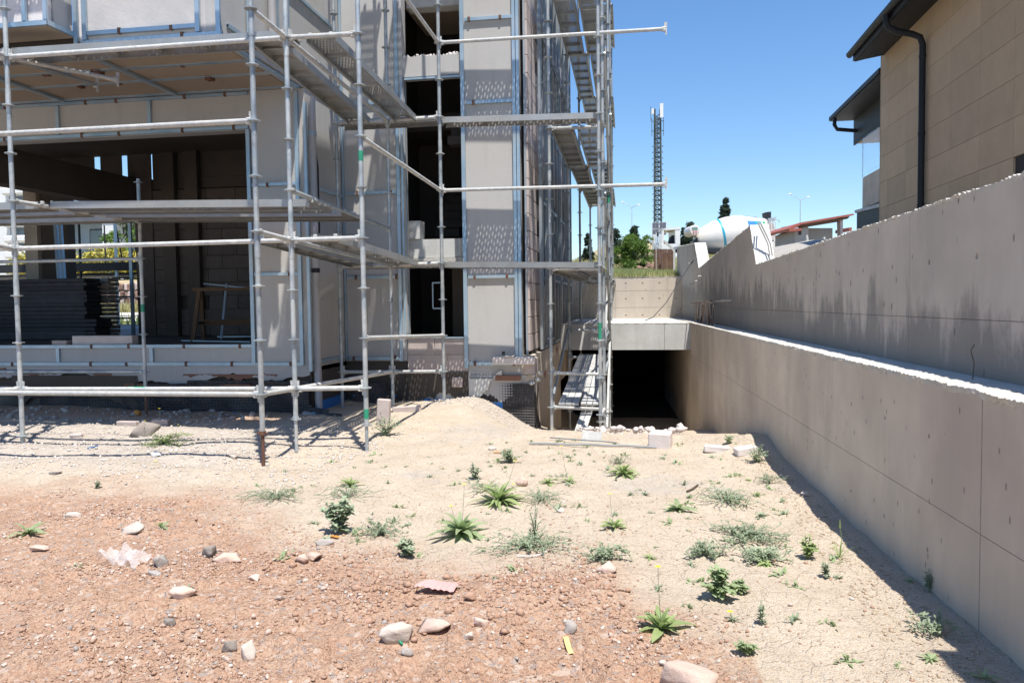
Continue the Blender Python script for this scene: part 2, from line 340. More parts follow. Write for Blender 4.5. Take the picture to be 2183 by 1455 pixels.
def soil_material():
    m = bpy.data.materials.new('dry soil'); m.use_nodes = True; T = m.node_tree; N = T.nodes; L = T.links
    b = N['Principled BSDF']; b.inputs['Roughness'].default_value = .95; b.inputs['Specular IOR Level'].default_value = .2
    geo = N.new('ShaderNodeNewGeometry'); co = geo.outputs['Position']
    def noise(sc, det=8, ro=.65):
        n = N.new('ShaderNodeTexNoise'); n.inputs['Scale'].default_value = sc; n.inputs['Detail'].default_value = det; n.inputs['Roughness'].default_value = ro
        L.new(co, n.inputs['Vector']); return n.outputs['Fac']
    def rng(f, a, c, va=0., vb=1.):
        r = N.new('ShaderNodeMapRange'); r.inputs['From Min'].default_value = a; r.inputs['From Max'].default_value = c
        r.inputs['To Min'].default_value = va; r.inputs['To Max'].default_value = vb; L.new(f, r.inputs['Value']); return r.outputs[0]
    def mix(f, A, B):
        x = N.new('ShaderNodeMix'); x.data_type = 'RGBA'; L.new(f, x.inputs[0])
        for i, q in ((6, A), (7, B)):
            if hasattr(q, 'links'): L.new(q, x.inputs[i])
            else: x.inputs[i].default_value = (*q, 1)
        return x.outputs[2]
    at = N.new('ShaderNodeAttribute'); at.attribute_name = 'soil'; sep = N.new('ShaderNodeSeparateColor'); L.new(at.outputs['Color'], sep.inputs[0])
    beige = mix(rng(noise(2.2), .35, .65), (.58,.485,.375), (.49,.40,.30))
    beige = mix(rng(noise(38, 6), .52, .66, 0, .55), beige, (.60,.52,.43))
    beige = mix(rng(noise(90, 4), .60, .70, 0, .5), beige, (.30,.22,.15))
    red = mix(rng(noise(5), .35, .65), (.45,.275,.18), (.51,.345,.24))
    red = mix(rng(noise(60, 5), .50, .62, 0, .65), red, (.36,.20,.13))
    red = mix(rng(noise(140, 3), .62, .68, 0, .8), red, (.62,.52,.45))
    chalk = mix(rng(noise(12), .4, .6), (.50,.455,.405), (.42,.37,.32))
    vg = N.new('ShaderNodeTexVoronoi'); vg.inputs['Scale'].default_value = 95; L.new(co, vg.inputs['Vector'])
    vh = N.new('ShaderNodeTexVoronoi'); vh.inputs['Scale'].default_value = 42; L.new(co, vh.inputs['Vector'])
    s1 = N.new('ShaderNodeSeparateColor'); L.new(vg.outputs['Color'], s1.inputs[0]); s2 = N.new('ShaderNodeSeparateColor'); L.new(vh.outputs['Color'], s2.inputs[0])
    red = mix(rng(s1.outputs[0], .66, .72, 0, .4), red, (.55,.41,.31)); red = mix(rng(s1.outputs[1], .72, .76, 0, .55), red, (.27,.16,.115))
    red = mix(rng(s2.outputs[0], .90, .92, 0, .6), red, (.58,.48,.40)); red = mix(rng(s2.outputs[1], .90, .92, 0, .6), red, (.33,.29,.27))
    beige = mix(rng(s1.outputs[0], .78, .82, 0, .35), beige, (.64,.57,.49)); beige = mix(rng(s1.outputs[1], .84, .88, 0, .4), beige, (.33,.27,.21))
    col = mix(sep.outputs[0], beige, red)
    col = mix(sep.outputs[1], col, chalk)
    L.new(col, b.inputs['Base Color'])
    # drying cracks and crumbs in relief
    v = N.new('ShaderNodeTexVoronoi'); v.feature = 'DISTANCE_TO_EDGE'; v.inputs['Scale'].default_value = 5.5
    wv = N.new('ShaderNodeMix'); wv.data_type = 'RGBA'; wv.blend_type = 'ADD'; wv.inputs[0].default_value = .18
    nn = N.new('ShaderNodeTexNoise'); nn.inputs['Scale'].default_value = 9; L.new(co, nn.inputs['Vector'])
    L.new(co, wv.inputs[6]); L.new(nn.outputs['Color'], wv.inputs[7]); L.new(wv.outputs[2], v.inputs['Vector'])
    crack = rng(v.outputs['Distance'], 0, .025, 0, 1)
    add = N.new('ShaderNodeMath'); add.operation = 'MULTIPLY_ADD'; add.inputs[1].default_value = .35
    L.new(crack, add.inputs[0]); L.new(noise(45, 10, .75), add.inputs[2])
    pb = N.new('ShaderNodeMath'); pb.operation = 'MULTIPLY_ADD'; pb.inputs[1].default_value = -.55; L.new(vg.outputs['Distance'], pb.inputs[0]); L.new(add.outputs[0], pb.inputs[2]); add = pb
    bp = N.new('ShaderNodeBump'); bp.inputs['Strength'].default_value = .95; bp.inputs['Distance'].default_value = .016
    L.new(add.outputs[0], bp.inputs['Height']); L.new(bp.outputs[0], b.inputs['Normal'])
    return m
m_soil = soil_material()
# near ground: a graded grid, finest close to the viewer
def grid(xs, ys, hf):
    X, Y = np.meshgrid(xs, ys); Z = hf(X, Y); n, k = X.shape
    V = np.stack([X, Y, Z], -1).reshape(-1, 3)
    i = np.arange((n-1)*k).reshape(n-1, k)[:, :-1].ravel()
    return V, np.stack([i, i+1, i+k+1, i+k], -1)
ys = [-6.]; 
while ys[-1] < 18: ys.append(ys[-1] + (.35 if ys[-1] < 2 else max(.016, .0058*ys[-1]**1.15)))
xs = list(np.arange(-14, -9, .25))+list(np.arange(-9, 1.9, .026))
V, Fq = grid(np.array(xs), np.array(ys), lambda X, Y: base_h(X, Y)+fine_h(X, Y))
me = np_mesh('ground', V, Fq, m_soil, True)
ca = me.color_attributes.new('soil', 'FLOAT_COLOR', 'POINT')
Xv, Yv = V[:, 0], V[:, 1]
chk = nsst(6.0, 6.9, Yv+.8*vnoise(Xv, Yv, .7, 31)+.5*vnoise(Xv, Yv, .2, 32))*nsst(-2.9, -4.4, Xv+1.2*vnoise(Xv, Yv, .8, 33))*(1-nsst(8.8, 9.6, Yv))
chk = np.maximum(chk*.8, .6*np.exp(-(((Xv+2.2)/.7)**2+((Yv-10.9)/.8)**2)*1.2))
chk = np.maximum(chk, .55*nsst(.1, .3, vnoise(Xv, Yv, .9, 34)+.5*vnoise(Xv, Yv, .15, 35))*nsst(5.2, 6, Yv))
red = red_mask(Xv, Yv)
redb = .85*nsst(9.0, 9.5, Yv)*nsst(-4.0, -5.0, Xv)                       # redder tone below the overhang
cols = np.zeros((len(V), 4), np.float32); cols[:, 0] = np.maximum(red, redb); cols[:, 1] = np.clip(chk*(1-red), 0, 1); cols[:, 3] = 1
ca.data.foreach_set('color', cols.ravel())
ground = put('ground', me, None, (0,0,0)); tag(ground, kind='structure')

# hillside behind and beside the site
def hill_h(X, Y):
    X = np.asarray(X, float); Y = np.asarray(Y, float)
    mid = 2.08+.06*np.clip(Y-20, 0, 32)+.11*np.clip(Y-52, 0, 38)+.01*np.clip(Y-90, 0, 400)
    left = .95+.035*np.clip(Y-18, 0, 14)+np.where(Y > 30.2, 1.3, 0)+.02*np.clip(Y-31, 0, 60)
    right = 1.75+.1*np.clip(Y-9, 0, 15)+.028*np.clip(Y-24, 0, 28)+.10*np.clip(Y-52, 0, 38)+.01*np.clip(Y-90, 0, 400)
    l = nsst(-3.5, -7.5, X-.0*Y); r = nsst(2.0, 5.0, X)*(1-nsst(30, 48, Y))
    h = mid*(1-l)+left*l; h = h*(1-r)+right*r
    h += .25*vnoise(X, Y, 9, 41)*nsst(24, 45, Y)+.06*vnoise(X, Y, 1.5, 42)*nsst(20.5, 23, Y)
    return h
def hh(x, y): return float(hill_h(x, y))
def span(a, b, *steps): return list(np.arange(a, b, steps[0]))
m_hill = pmat('dry grass hillside', (.34,.28,.15), (.25,.22,.11), 1.5, .95, .8, 14, c3=(.42,.34,.22), c3scale=.25, c3amt=.7, bdist=.05)
m_yard = pmat('dusty yard', (.37,.345,.31), (.31,.29,.26), 1.2, .95, .6, 14, bdist=.03)
def patch(name, xs, ys, mat):
    V, Fq = grid(np.array(xs), np.array(ys), hill_h); return tag(put(name, np_mesh(name, V, Fq, mat, True), None, (0,0,0)), kind='structure')
patch('hillside', [-4.2+.4*i for i in range(20)], span(20.15, 60, .6)+span(60, 120, 3)+span(120, 700, 40), m_hill)
patch('yard', span(3.4, 30, .5)+span(30, 260, 12), span(20.15, 60, .6)+span(60, 120, 3)+span(120, 700, 40), m_yard)
patch('yard', span(1.9, 30, .4), span(-6, 20.16, .4), m_yard)
patch('field', span(-260, -30, 12)+span(-30, -4.19, .8)+[-4.2], span(20.15, 60, .6)+span(60, 120, 3)+span(120, 700, 40), m_hill)
patch('back_yard', span(-60, -13, 2)+span(-13, -4.59, .4)+[-4.6], span(14.35, 20.16, .3), m_yard)
# outer ground so that the land goes on in every direction
mb = MB(); mb.add([(-700,-700,-1.7),(700,-700,-1.7),(700,700,-1.7),(-700,700,-1.7)], [(0,1,2,3)])
tag(mb.build('outer_ground', m_yard), kind='structure')
# ------------------------------------------------------------------ concrete walls
def holed_panel(u0, u1, v0f, v1f, rows, P, depth=.03, r=.017):
    """front of a cast panel: u along the wall, v up, rows = [(v, [u,...])] of round tie holes that are really sunk;
    P(u, v, w) gives the point, w>0 out of the wall"""
    mb = MB(); g = .0018
    rows = sorted(rows); a = u0+g; b = u1-g
    vs = [None]+[((rows[i][0]+rows[i+1][0])/2) for i in range(len(rows)-1)]+[None]
    def quad(ua, ub, va, vb):
        fa = va if callable(va) else (lambda u: va); fb = vb if callable(vb) else (lambda u: vb)
        mb.add([P(ua, fa(ua), 0), P(ub, fa(ub), 0), P(ub, fb(ub), 0), P(ua, fb(ua), 0)], [(0,1,2,3)])
    lo = v0f
    for i, (v, us) in enumerate(rows):
        hi = vs[i+1] if vs[i+1] is not None else v1f
        h = .06
        quad(a, b, lo, v-h); quad(a, b, v+h, hi); lo = hi
        cur = a
        for u in sorted(us):
            if not (a+.05 < u < b-.05): continue
            quad(cur, u-h, v-h, v+h)
            sq = [(-1,-1),(0,-1),(1,-1),(1,0),(1,1),(0,1),(-1,1),(-1,0)]
            vv = [P(u+h*x, v+h*y, 0) for x, y in sq]
            ang = [math.atan2(y, x) for x, y in sq]
            vv += [P(u+r*math.cos(q), v+r*math.sin(q)*1.15, 0) for q in ang]
            vv += [P(u+r*.7*math.cos(q), v+r*.7*math.sin(q), -depth) for q in ang]
            fs = [(k,(k+1)%8,8+(k+1)%8,8+k) for k in range(8)]+[(8+k,8+(k+1)%8,16+(k+1)%8,16+k) for k in range(8)]+[tuple(range(16,24))]
            mb.add(vv, fs); cur = u+h
        quad(cur, b, v-h, v+h)
    if not rows: quad(a, b, v0f, v1f)
    f = v0f if callable(v0f) else (lambda u: v0f); k = v1f if callable(v1f) else (lambda u: v1f)
    for ua in (a, b): mb.add([P(ua,f(ua),0), P(ua,k(ua),0), P(ua,k(ua),-.012), P(ua,f(ua),-.012)], [(0,1,2,3)])
    mb.add([P(a,k(a),0),P(b,k(b),0),P(b,k(b),-.012),P(a,k(a),-.012)], [(0,1,2,3)])
    mb.add([P(a,f(a),0),P(b,f(b),0),P(b,f(b),-.012),P(a,f(a),-.012)], [(0,1,2,3)])
    return mb
def rough_strip(p_in, p_out, n, m, amp, edge, zj, seed, lip=.02):
    """ragged concrete top: p_in(t), p_out(t) give the two edges; returns MB"""
    rnd = random.Random(seed); mb = MB(); vs = []; fs = []
    for i in range(n+1):
        t = i/n; a, b = p_in(t), p_out(t); e = edge*(.9*mnoise.noise(Vector((a.y*2.3+a.x, seed, 0)))+.8*mnoise.noise(Vector((a.y*9+a.x*9, seed, 3)))+.35*(rnd.random()-.5)+.25)
        for j in range(m+1):
            s = j/m; p = a.lerp(b, s); d = (b-a).normalized()
            if j == m: p = p + d*e
            p = p+Vector((0, 0, (rnd.random()-.5)*amp*(0.3 if j in (0,) else 1)))
            vs.append(p)
        vs.append(vs[-1]+Vector((0,0,-lip-rnd.random()*lip)) - (b-a).normalized()*max(e, 0)*.9)
    k = m+2
    for i in range(n):
        for j in range(k-1): fs.append((i*k+j, (i+1)*k+j, (i+1)*k+j+1, i*k+j+1))
    return mb.add(vs, fs)
m_stgj = pmat('dirty joint', (.20,.17,.145), (.34,.29,.25), 9, .95)
LX = lambda Y: 1.585-.0415*Y
UX = lambda Y: 1.86-.0415*Y
# lower wall
lw = thing('retaining_wall', (LX(8), 8, 0), 'long low grey concrete wall with a bright ragged ledge, beside the bare dirt strip', 'retaining wall')
mb = MB(); mb.add([(LX(Y)+o, Y, z) for Y in (-4, 22) for o in (.014, .8) for z in (-1.4, 1.09)],
                  [(0,1,3,2),(4,6,7,5),(0,4,5,1),(2,3,7,6),(1,5,7,3),(0,2,6,4)])
mb.build('core', m_conc, lw)
seams = [-4, -1.5, 1.1, 3.6, 5.94, 7.95, 9.95, 12.0, 13.6, 15.3, 17.6, 22]
for a, b in zip(seams, seams[1:]):
    P = lambda u, v, w: (LX(u)-w, u, v)
    hs = [a+.55+.62*k for k in range(int((b-a-.3)/.62))] if a < 4 else []
    holed_panel(a, b, -1.4, .4885, [(.25, hs)] if hs else [], P, r=.012).build('panel', m_conc, lw)
    holed_panel(a, b, .4915, 1.088, [(.82, hs)] if hs else [], P, r=.012).build('panel', m_conc, lw)
rough_strip(lambda t: Vector((UX(-4+26*t)+.01, -4+26*t, 1.103)), lambda t: Vector((LX(-4+26*t), -4+26*t, 1.102)), 1900, 5, .010, .024, 0, 5).build('ledge', m_concl, lw)
MB().box(LX(3.6)-.0004, LX(3.6)+.01, 3.596, 3.604, -.4, 1.088).build('joint', m_stgj, lw)
# upper wall
uw = thing('retaining_wall', (UX(8), 8, 1.1), 'upper stained concrete wall with stepped top and a row of tie holes, right side', 'retaining wall')
UP_ = [(-4, 3.35), (2.3, 3.35), (2.33, 2.08), (10.2, 1.945), (10.62, 2.47), (16.29, 2.16), (17.05, 2.72), (21.2, 2.93)]
def utop(u):
    for (a, za), (b, zb) in zip(UP_, UP_[1:]):
        if u <= b: return lerp(za, zb, (u-a)/(b-a))
    return UP_[-1][1]
useams = [-4, -.9, 2.3, 2.33, 5.20, 7.41, 10.2, 10.62, 12.05, 14.2, 16.29, 17.05, 21.2]
for a, b in zip(useams, useams[1:]):
    P = lambda u, v, w: (UX(u)-w, u, v)
    hs_ = [u for u in [4.31+.59*k for k in range(-14, 25)] if a+.08 < u < b-.08]
    holed_panel(a, b, 1.3915, utop, [(1.71, hs_)], P, r=.016).build('panel', m_concs, uw)
    holed_panel(a, b, 1.08, 1.3885, [], P).build('panel', m_concs, uw)
for (a, za), (b, zb) in zip(UP_, UP_[1:]):
    mb = MB(); th = .2
    mb.add([(UX(Y)+.012+o, Y, z) for Y, zt in ((a, za), (b, zb)) for o in (0, th) for z in (.5, zt-.008)],
           [(0,1,3,2),(4,6,7,5),(0,4,5,1),(2,3,7,6),(1,5,7,3),(0,2,6,4)])
    mb.build('core', m_concs, uw)
    if b-a > 1:
        rough_strip(lambda t: Vector((UX(lerp(a,b,t))+.22, lerp(a,b,t), lerp(za,zb,t)+.004)), lambda t: Vector((UX(lerp(a,b,t)), lerp(a,b,t), lerp(za,zb,t)+.003)),
                    int((b-a)*70), 4, .016, .02, 0, int(a)+40, .012).build('rough_top', m_concl, uw)
# pale hacked raked end faces of the two steps
for Y0, Y1, z0, z1, sd in ((10.19, 10.62, 1.945, 2.475, 3), (16.28, 17.05, 2.16, 2.725, 4)):
    rnd = random.Random(sd); mb = MB(); vs = []; fs = []; n, k = 9, 18
    for i in range(k+1):
        Y = lerp(Y0, Y1, i/k)
        for j in range(n+1):
            vs.append((UX(Y)-.006+.235*j/n+(rnd.random()-.5)*.008, Y-.012-rnd.random()*.010, lerp(z0, z1, i/k)+(rnd.random()-.5)*.008+.006))
    for i in range(k):
        for j in range(n): fs.append((i*(n+1)+j, i*(n+1)+j+1, (i+1)*(n+1)+j+1, (i+1)*(n+1)+j))
    mb.add(vs, fs).build('hacked_end', m_concg, uw)
# wires and short bars poking out of the far end
for (Y, z) in ((15.6, 1.98), (17.2, 1.86), (16.1, 1.90), (17.4, 2.32)):
    MB().tube((UX(Y)-.10, Y-.02, z), (UX(Y)+.05, Y, z+.005), .013, 6).build('bar_stub', m_concl, uw)
for Y, dz in ((13.0, 0), (12.4, .01)):
    MB().tube((UX(Y)-.10, Y+.1, 1.50+dz), (UX(Y)+.02, Y-.25, 1.50+dz), .016, 8).build('bar_stub', m_concl, uw)
# black cable slung over the wall
mb = MB(); mb.path([onY(x, y, Yv) for x, y, Yv in ((1375,683,15.6),(1392,676,15.9),(1420,645,16.5),(1448,600,17),(1470,566,17.2),(1485,546,17.3),(1498,542,17.6),(1510,552,18),(1523,556,18.5))], .008, 6)
tag(mb.build('cable', m_black, None, True), 'thin black cable hanging over the stepped end of the concrete wall', 'cable')
mb = MB(); pts = [(1618,480,10.28),(1628,500,10.27),(1637,520,10.26),(1641,545,10.2)]
for o in (0, .03): mb.path([onY(x, y, Yv-.03)+Vector((o,0,0)) for x, y, Yv in [(1615,474,10.45)]+pts], .009, 6)
tag(mb.build('cable', m_plank, None, True), 'grey looped cable draped down the pale hacked wall end', 'cable')
# bundle of rusty starter bars standing on the ledge
m_rebar = pmat('dull rusty rebar', (.13,.09,.075), (.08,.06,.05), 12, .85)
rb = thing('rebar_bundle', (1.1, 14.2, 1.1), 'bundle of rusty hooked reinforcing bars standing on the ledge against the dark wall', 'reinforcing bars')
for i in range(16):
    Y = 12.9+i*.16; x = LX(Y)+.10+R_.uniform(-.03, .05); h = 1.49+R_.uniform(-.04, .03); dx = R_.uniform(-.04, .04)
    MB().path([(x, Y, 1.1), (x+dx, Y+R_.uniform(-.05,.05), 1.3), (x+dx*1.4, Y, h-.02), (x+dx*1.4+.015, Y+.01, h), (x+dx+.05, Y+.02, h-.005)], .0075, 6).build('rebar', m_rebar, rb, True)
MB().tube((.95, 15.2, 1.47), (1.10, 14.6, 1.475), .008, 6).build('rebar', m_rebar, rb)

# back retaining wall across the far end, garage slab and ramp
bw = thing('retaining_wall', (.2, 20, 1.1), 'sunlit far concrete wall with nine or more dark tie holes below the grassy slope', 'retaining wall')
mb = MB(); mb.box(-4.2, 1.2, 20.02, 20.3, 1.0, 2.125); mb.build('core', m_concb, bw)
for a, b in ((-4.2, -2.2), (-2.2, -.6), (-.6, .70), (.70, 1.05)):
    for z0, z1, zh in ((1.0, 1.36, 1.17), (1.366, 1.78, 1.585), (1.786, 2.12, 1.97)):
        P = lambda u, v, w: (u, 20-w, v)
        holed_panel(a, b, z0, z1, [(zh, [-.34+.415*k for k in range(-9, 4)])], P, r=.023).build('panel', m_concb, bw)
rough_strip(lambda t: Vector((-4.2+5.25*t, 20.3, 2.13)), lambda t: Vector((-4.2+5.25*t, 19.995, 2.13)), 180, 3, .012, .012, 0, 8, .01).build('rough_top', m_concl, bw)
gs = thing('garage_roof_slab', (-.2, 15.3, .6), 'pale grey concrete slab edge above the dark garage opening at the foot of the ramp', 'concrete slab')
for a, b in ((-1.53, -.98), (-.974, .466), (.472, LX(15.3)+.0)): MB().box(a+.001, b, 15.3, 15.9, .583, 1.085).build('panel', m_concg, gs)
MB().box(-1.7, 1.3, 15.32, 20.02, .60, 1.08).build('slab', m_concg, gs)
rough_strip(lambda t: Vector((-1.5+2.44*t, 15.8, 1.092)), lambda t: Vector((-1.5+2.44*t, 15.298, 1.09)), 80, 3, .008, .008, 0, 9, .006).build('rough_top', m_concl, gs)
MB().box(-1.56, 1.5, 15.9, 20.0, 1.081, 1.094).build('screed', m_concg, gs)
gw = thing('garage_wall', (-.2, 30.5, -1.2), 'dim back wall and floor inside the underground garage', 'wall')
MB().box(-2.4, 1.4, 30.4, 30.6, -1.4, .6).build('wall', m_dark, gw)  # garage darkness is carried by the near-black wall colour
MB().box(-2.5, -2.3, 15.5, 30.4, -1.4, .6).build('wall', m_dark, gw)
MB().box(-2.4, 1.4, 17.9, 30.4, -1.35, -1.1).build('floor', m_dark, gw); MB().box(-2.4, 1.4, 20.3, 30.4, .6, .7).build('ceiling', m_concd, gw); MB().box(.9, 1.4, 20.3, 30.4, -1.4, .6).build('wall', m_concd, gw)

# ------------------------------------------------------------------ finished house on the right
hs = thing('house', (5, 17.7, 1.7), 'finished house clad in brown beige boards with charcoal eaves and downpipe', 'house')
zr = [2.33, 2.86, 3.39, 3.92, 4.45, 4.985, 5.51, 6.05, 6.56, 7.1]
yc = [17.72, 17.19, 16.09, 15.0, 13.92, 12.80, 11.70, 10.6, 9.5, 8.4, 7.3]
MB().box(5.03, 5.3, 2, 17.70, 1.5, 6.9).build('wall', m_dark, hs)
MB().box(5.0, 12, 17.70, 17.74, 1.5, 6.6).build('wall', m_tan, hs)
for i in range(len(yc)-1):
    for j in range(len(zr)-1):
        z1 = min(zr[j+1], 6.60)
        if yc[i] <= 11.71 and 10.5 < yc[i] and j == 1: 
            MB().box(5.0, 5.03, yc[i+1]+.003, yc[i]-.003, zr[j]+.003, 3.10).build('cladding_panel', m_tan, hs); continue
        if z1 <= zr[j]: continue
        MB().box(5.0, 5.03, yc[i+1]+.003, yc[i]-.003, zr[j]+.003, z1-.003).build('cladding_panel', m_tan, hs)
win = MB().box(5.04, 5.08, 10.65, 11.65, 3.12, 3.37).build('window', m_black, hs)
# eaves: soffit, fascia, gutter, roof sheet
EZ = 6.40
ev = MB(); ev.add([(4.42,2,EZ),(5.0,2,EZ+.12),(5.0,17.45,EZ+.12),(4.42,17.45,EZ),(4.42,2,EZ+.05),(5.0,2,EZ+.3),(5.0,17.45,EZ+.3),(4.42,17.45,EZ+.05)],
       [(0,1,2,3),(4,7,6,5),(0,4,5,1),(1,5,6,2),(2,6,7,3),(3,7,4,0)]); ev.build('soffit', m_black, hs)
MB().box(4.38, 4.419, 2, 17.46, EZ+.015, EZ+.17).build('fascia', m_black, hs)
g = MB(); n = 8
prof = [(4.38-.065+.065*math.cos(math.pi+math.pi*k/n), EZ+.16+.075*math.sin(math.pi+math.pi*k/n)) for k in range(n+1)]
prof += [(4.378-.0, EZ+.175), (4.25, EZ+.175)]
g.prism(prof, 'y', 2, 17.48); g.build('gutter', m_black, hs, True)
rf = MB(); rf.add([(4.30,2,EZ+.18),(4.30,17.5,EZ+.18),(10,17.5,EZ+2.3),(10,2,EZ+2.3),(4.30,2,EZ+.23),(4.30,17.5,EZ+.23),(10,17.5,EZ+2.36),(10,2,EZ+2.36)],
       [(0,1,2,3),(4,7,6,5),(0,4,5,1),(1,5,6,2),(2,6,7,3),(3,7,4,0)]); rf.build('roof', m_black, hs)
gb = MB(); gb.prism([(4.42,EZ+.02),(5.1,EZ+.13),(10,EZ+.13),(10,EZ+2.25),(4.42,EZ+.18)], 'y', 17.46, 17.5); gb.build('gable_board', m_black, hs)
dp = MB(); YD = 15.02
dp.path([(4.32,YD,EZ+.12),(4.32,YD,EZ-.02),(4.36,YD,EZ-.12),(4.5,YD,EZ-.20),(4.75,YD,EZ-.26),(4.88,YD,EZ-.32),(4.925,YD,EZ-.45),(4.925,YD,EZ-.7),(4.925,YD,4.6),(4.925,YD,2.9),(4.925,YD,1.7)], .055, 14)
d = dp.build('downpipe', m_black, hs, True)
for z in (5.72, 4.38, 3.12): MB().tube((4.925,YD,z),(4.925,YD,z+.05), .062, 14).build('bracket', m_black, d)
# lower wing behind the corner
lw2 = thing('house_wing', (5.6, 20, 3), 'low charcoal roofed balcony wing with glass screen behind the beige house corner', 'house wing')
EZ2 = 6.22
MB().add([(4.98,17.8,EZ2+.12),(5.0,22.3,EZ2+.12),(9,22.3,EZ2+1.7),(9,17.8,EZ2+1.7),(4.98,17.8,EZ2+.02),(5.0,22.3,EZ2+.02),(9,22.3,EZ2+1.6),(9,17.8,EZ2+1.6)],
         [(0,1,2,3),(4,7,6,5),(0,4,5,1),(1,5,6,2),(2,6,7,3),(3,7,4,0)]).build('roof', m_black, lw2)
MB().box(5.02, 5.6, 17.8, 22.24, EZ2-.0, EZ2+.05).build('soffit', m_black, lw2)
MB().box(5.6, 5.8, 17.76, 22.2, 5.62, EZ2+.2).build('beam', m_black, lw2)
MB().box(5.6, 5.64, 17.76, 22.2, 5.56, 5.63).build('trim', m_black, lw2)
for k in range(4): MB().box(5.66+k*.5, 5.66+k*.5+.47, 18, 22.1, 5.585, 5.615).build('soffit_board', m_wood if k > 5 else m_tan, lw2)
MB().path([(5.06,21.9,EZ2+.02),(5.05,21.9,EZ2-.16),(5.12,21.9,EZ2-.28),(5.6,21.9,EZ2-.34)], .05, 10).build('downpipe', m_black, lw2, True)
m_glass = bpy.data.materials.new('clear balcony glass'); m_glass.use_nodes = True
b_ = m_glass.node_tree.nodes['Principled BSDF']; b_.inputs['Transmission Weight'].default_value = .95; b_.inputs['Roughness'].default_value = .02; b_.inputs['Base Color'].default_value = (.9,.97,.96,1); b_.inputs['IOR'].default_value = 1.1; b_.inputs['Alpha'].default_value = .35
MB().box(5.60, 5.612, 21.3, 21.32, 4.6, 5.6).build('post', m_galv, lw2)
MB().box(5.58, 5.60, 19.9, 21.3, 4.62, 5.58).build('glass_pane', m_glass, lw2)
MB().box(5.6, 5.85, 19.0, 21.3, 3.80, 4.575).build('parapet', m_conc, lw2)
mbp = MB(); X0 = 5.6
mbp.prism([(19.0,3.2),(21.5,3.2),(21.5,3.72),(19.0,3.60)], 'x', 5.52, 5.6); mbp.build('glass_screen', m_black, lw2)
mbp = MB(); mbp.prism([(18.9,3.60),(21.55,3.72),(21.55,3.79),(18.9,3.68)], 'x', 5.48, 5.62); mbp.build('coping', m_concg, lw2)
MB().box(5.62, 6, 18.0, 21.4, 1.8, 3.6).build('wall', m_concg, lw2)
# ------------------------------------------------------------------ building under construction
ub = thing('unfinished_building', (-4.4, 10.1, 0), 'grey unfinished building with sky tinted zinc framing, empty window openings and an overhanging storey', 'building')
def P_(name, mat, *boxes, parent=ub, b=0):
    mb = MB()
    for q in boxes: mb.bbox(*q, b=b) if b else mb.box(*q)
    return mb.build(name, mat, parent)
def stud(p0, p1, w=.05, d=.03, up=(0,0,1), parent=ub, mat=None):
    """zinc C profile: web and two thin flanges"""
    p0, p1 = Vector(p0), Vector(p1); t = (p1-p0).normalized(); upv = Vector(up)
    if abs(t.dot(upv)) > .95: upv = Vector((0,-1,0))
    a = t.cross(upv).normalized(); n = a.cross(t).normalized(); mb = MB()
    mb.bar(p0, p1, w, .003, n)
    for s in (-1, 1): mb.bar(p0+a*s*(w/2-.0015)-n*d/2*1.0, p1+a*s*(w/2-.0015)-n*d/2*1.0, .003, d, n)
    for s in (-1, 1): mb.bar(p0+a*s*(w/2-.008)-n*(d-.002), p1+a*s*(w/2-.008)-n*(d-.002), .014, .003, n)
    return mb.build('steel_profile', mat or m_stud, parent)
XL, XR, XC, YF, YD_, YO = -13.4, -1.53, -4.42, 10.1, 11.4, 8.0
# floors and big structure
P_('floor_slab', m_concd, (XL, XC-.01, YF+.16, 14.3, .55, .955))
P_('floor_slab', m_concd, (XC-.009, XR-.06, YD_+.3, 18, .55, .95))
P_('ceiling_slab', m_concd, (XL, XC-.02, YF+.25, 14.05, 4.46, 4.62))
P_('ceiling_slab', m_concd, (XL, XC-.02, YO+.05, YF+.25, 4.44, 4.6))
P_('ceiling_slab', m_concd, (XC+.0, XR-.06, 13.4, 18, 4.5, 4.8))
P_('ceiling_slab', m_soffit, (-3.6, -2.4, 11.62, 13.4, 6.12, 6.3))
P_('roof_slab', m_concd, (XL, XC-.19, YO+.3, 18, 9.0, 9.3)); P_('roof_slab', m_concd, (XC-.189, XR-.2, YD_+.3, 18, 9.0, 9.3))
# plinth
P_('plinth_wall', m_concd, (XL, XC-.03, YF+.05, YF+.25, -.6, .70)); P_('dark_coat', m_membrane, (XL, -7.35, YF+.035, YF+.049, -.4, .40))  # thin dark layer over the lower left plinth
P_('plinth_wall', m_concd, (XC-.03, -3.45, YD_+.04, YD_+.24, -.6, .74))
P_('plinth_wall', m_concd, (XC-.04, XC-.001, YF+.03, YD_+.2, -.6, .66))
P_('side_plinth', m_conc, (-1.75, XR, YD_+.001, 15.29, -1.4, .74))
P_('side_plinth', m_conc, (-1.75, XR+.01, 15.3, 18, .0, .80))
# left front: sill wall, lintel wall, pier
P_('sill_wall', m_plaster, (XL, -5.20, YF, YF+.2, .70, .955))
P_('lintel_wall', m_plaster, (XL, -5.20, YF, YF+.2, 3.90, 4.415))
P_('pier', m_plaster, (-5.20, XC, YF, YF+.3, .62, 4.415))
P_('return_wall', m_plaster, (XC-.18, XC-.001, YF+.3, YD_+.1, .60, 4.43))
P_('return_wall', m_plaster, (XC-.18, XC, YO, YD_+.1, 4.431, 9))
P_('soffit', m_soffit, (XL, XC-.181, YO+.01, YF, 4.416, 4.44))
P_('upper_wall', m_plaster2, (-6.05, XC-.181, YO, YO+.2, 4.46, 9))
P_('wall_panel', m_plaster, (-4.419, -3.45, YD_, YD_+.2, .66, 9))
P_('pier', m_plaster, (-2.51, -1.70, YD_, YD_+.25, .20, 9))
P_('beam', m_plaster, (-3.449, -2.511, YD_+.01, YD_+.25, 4.86, 5.15))
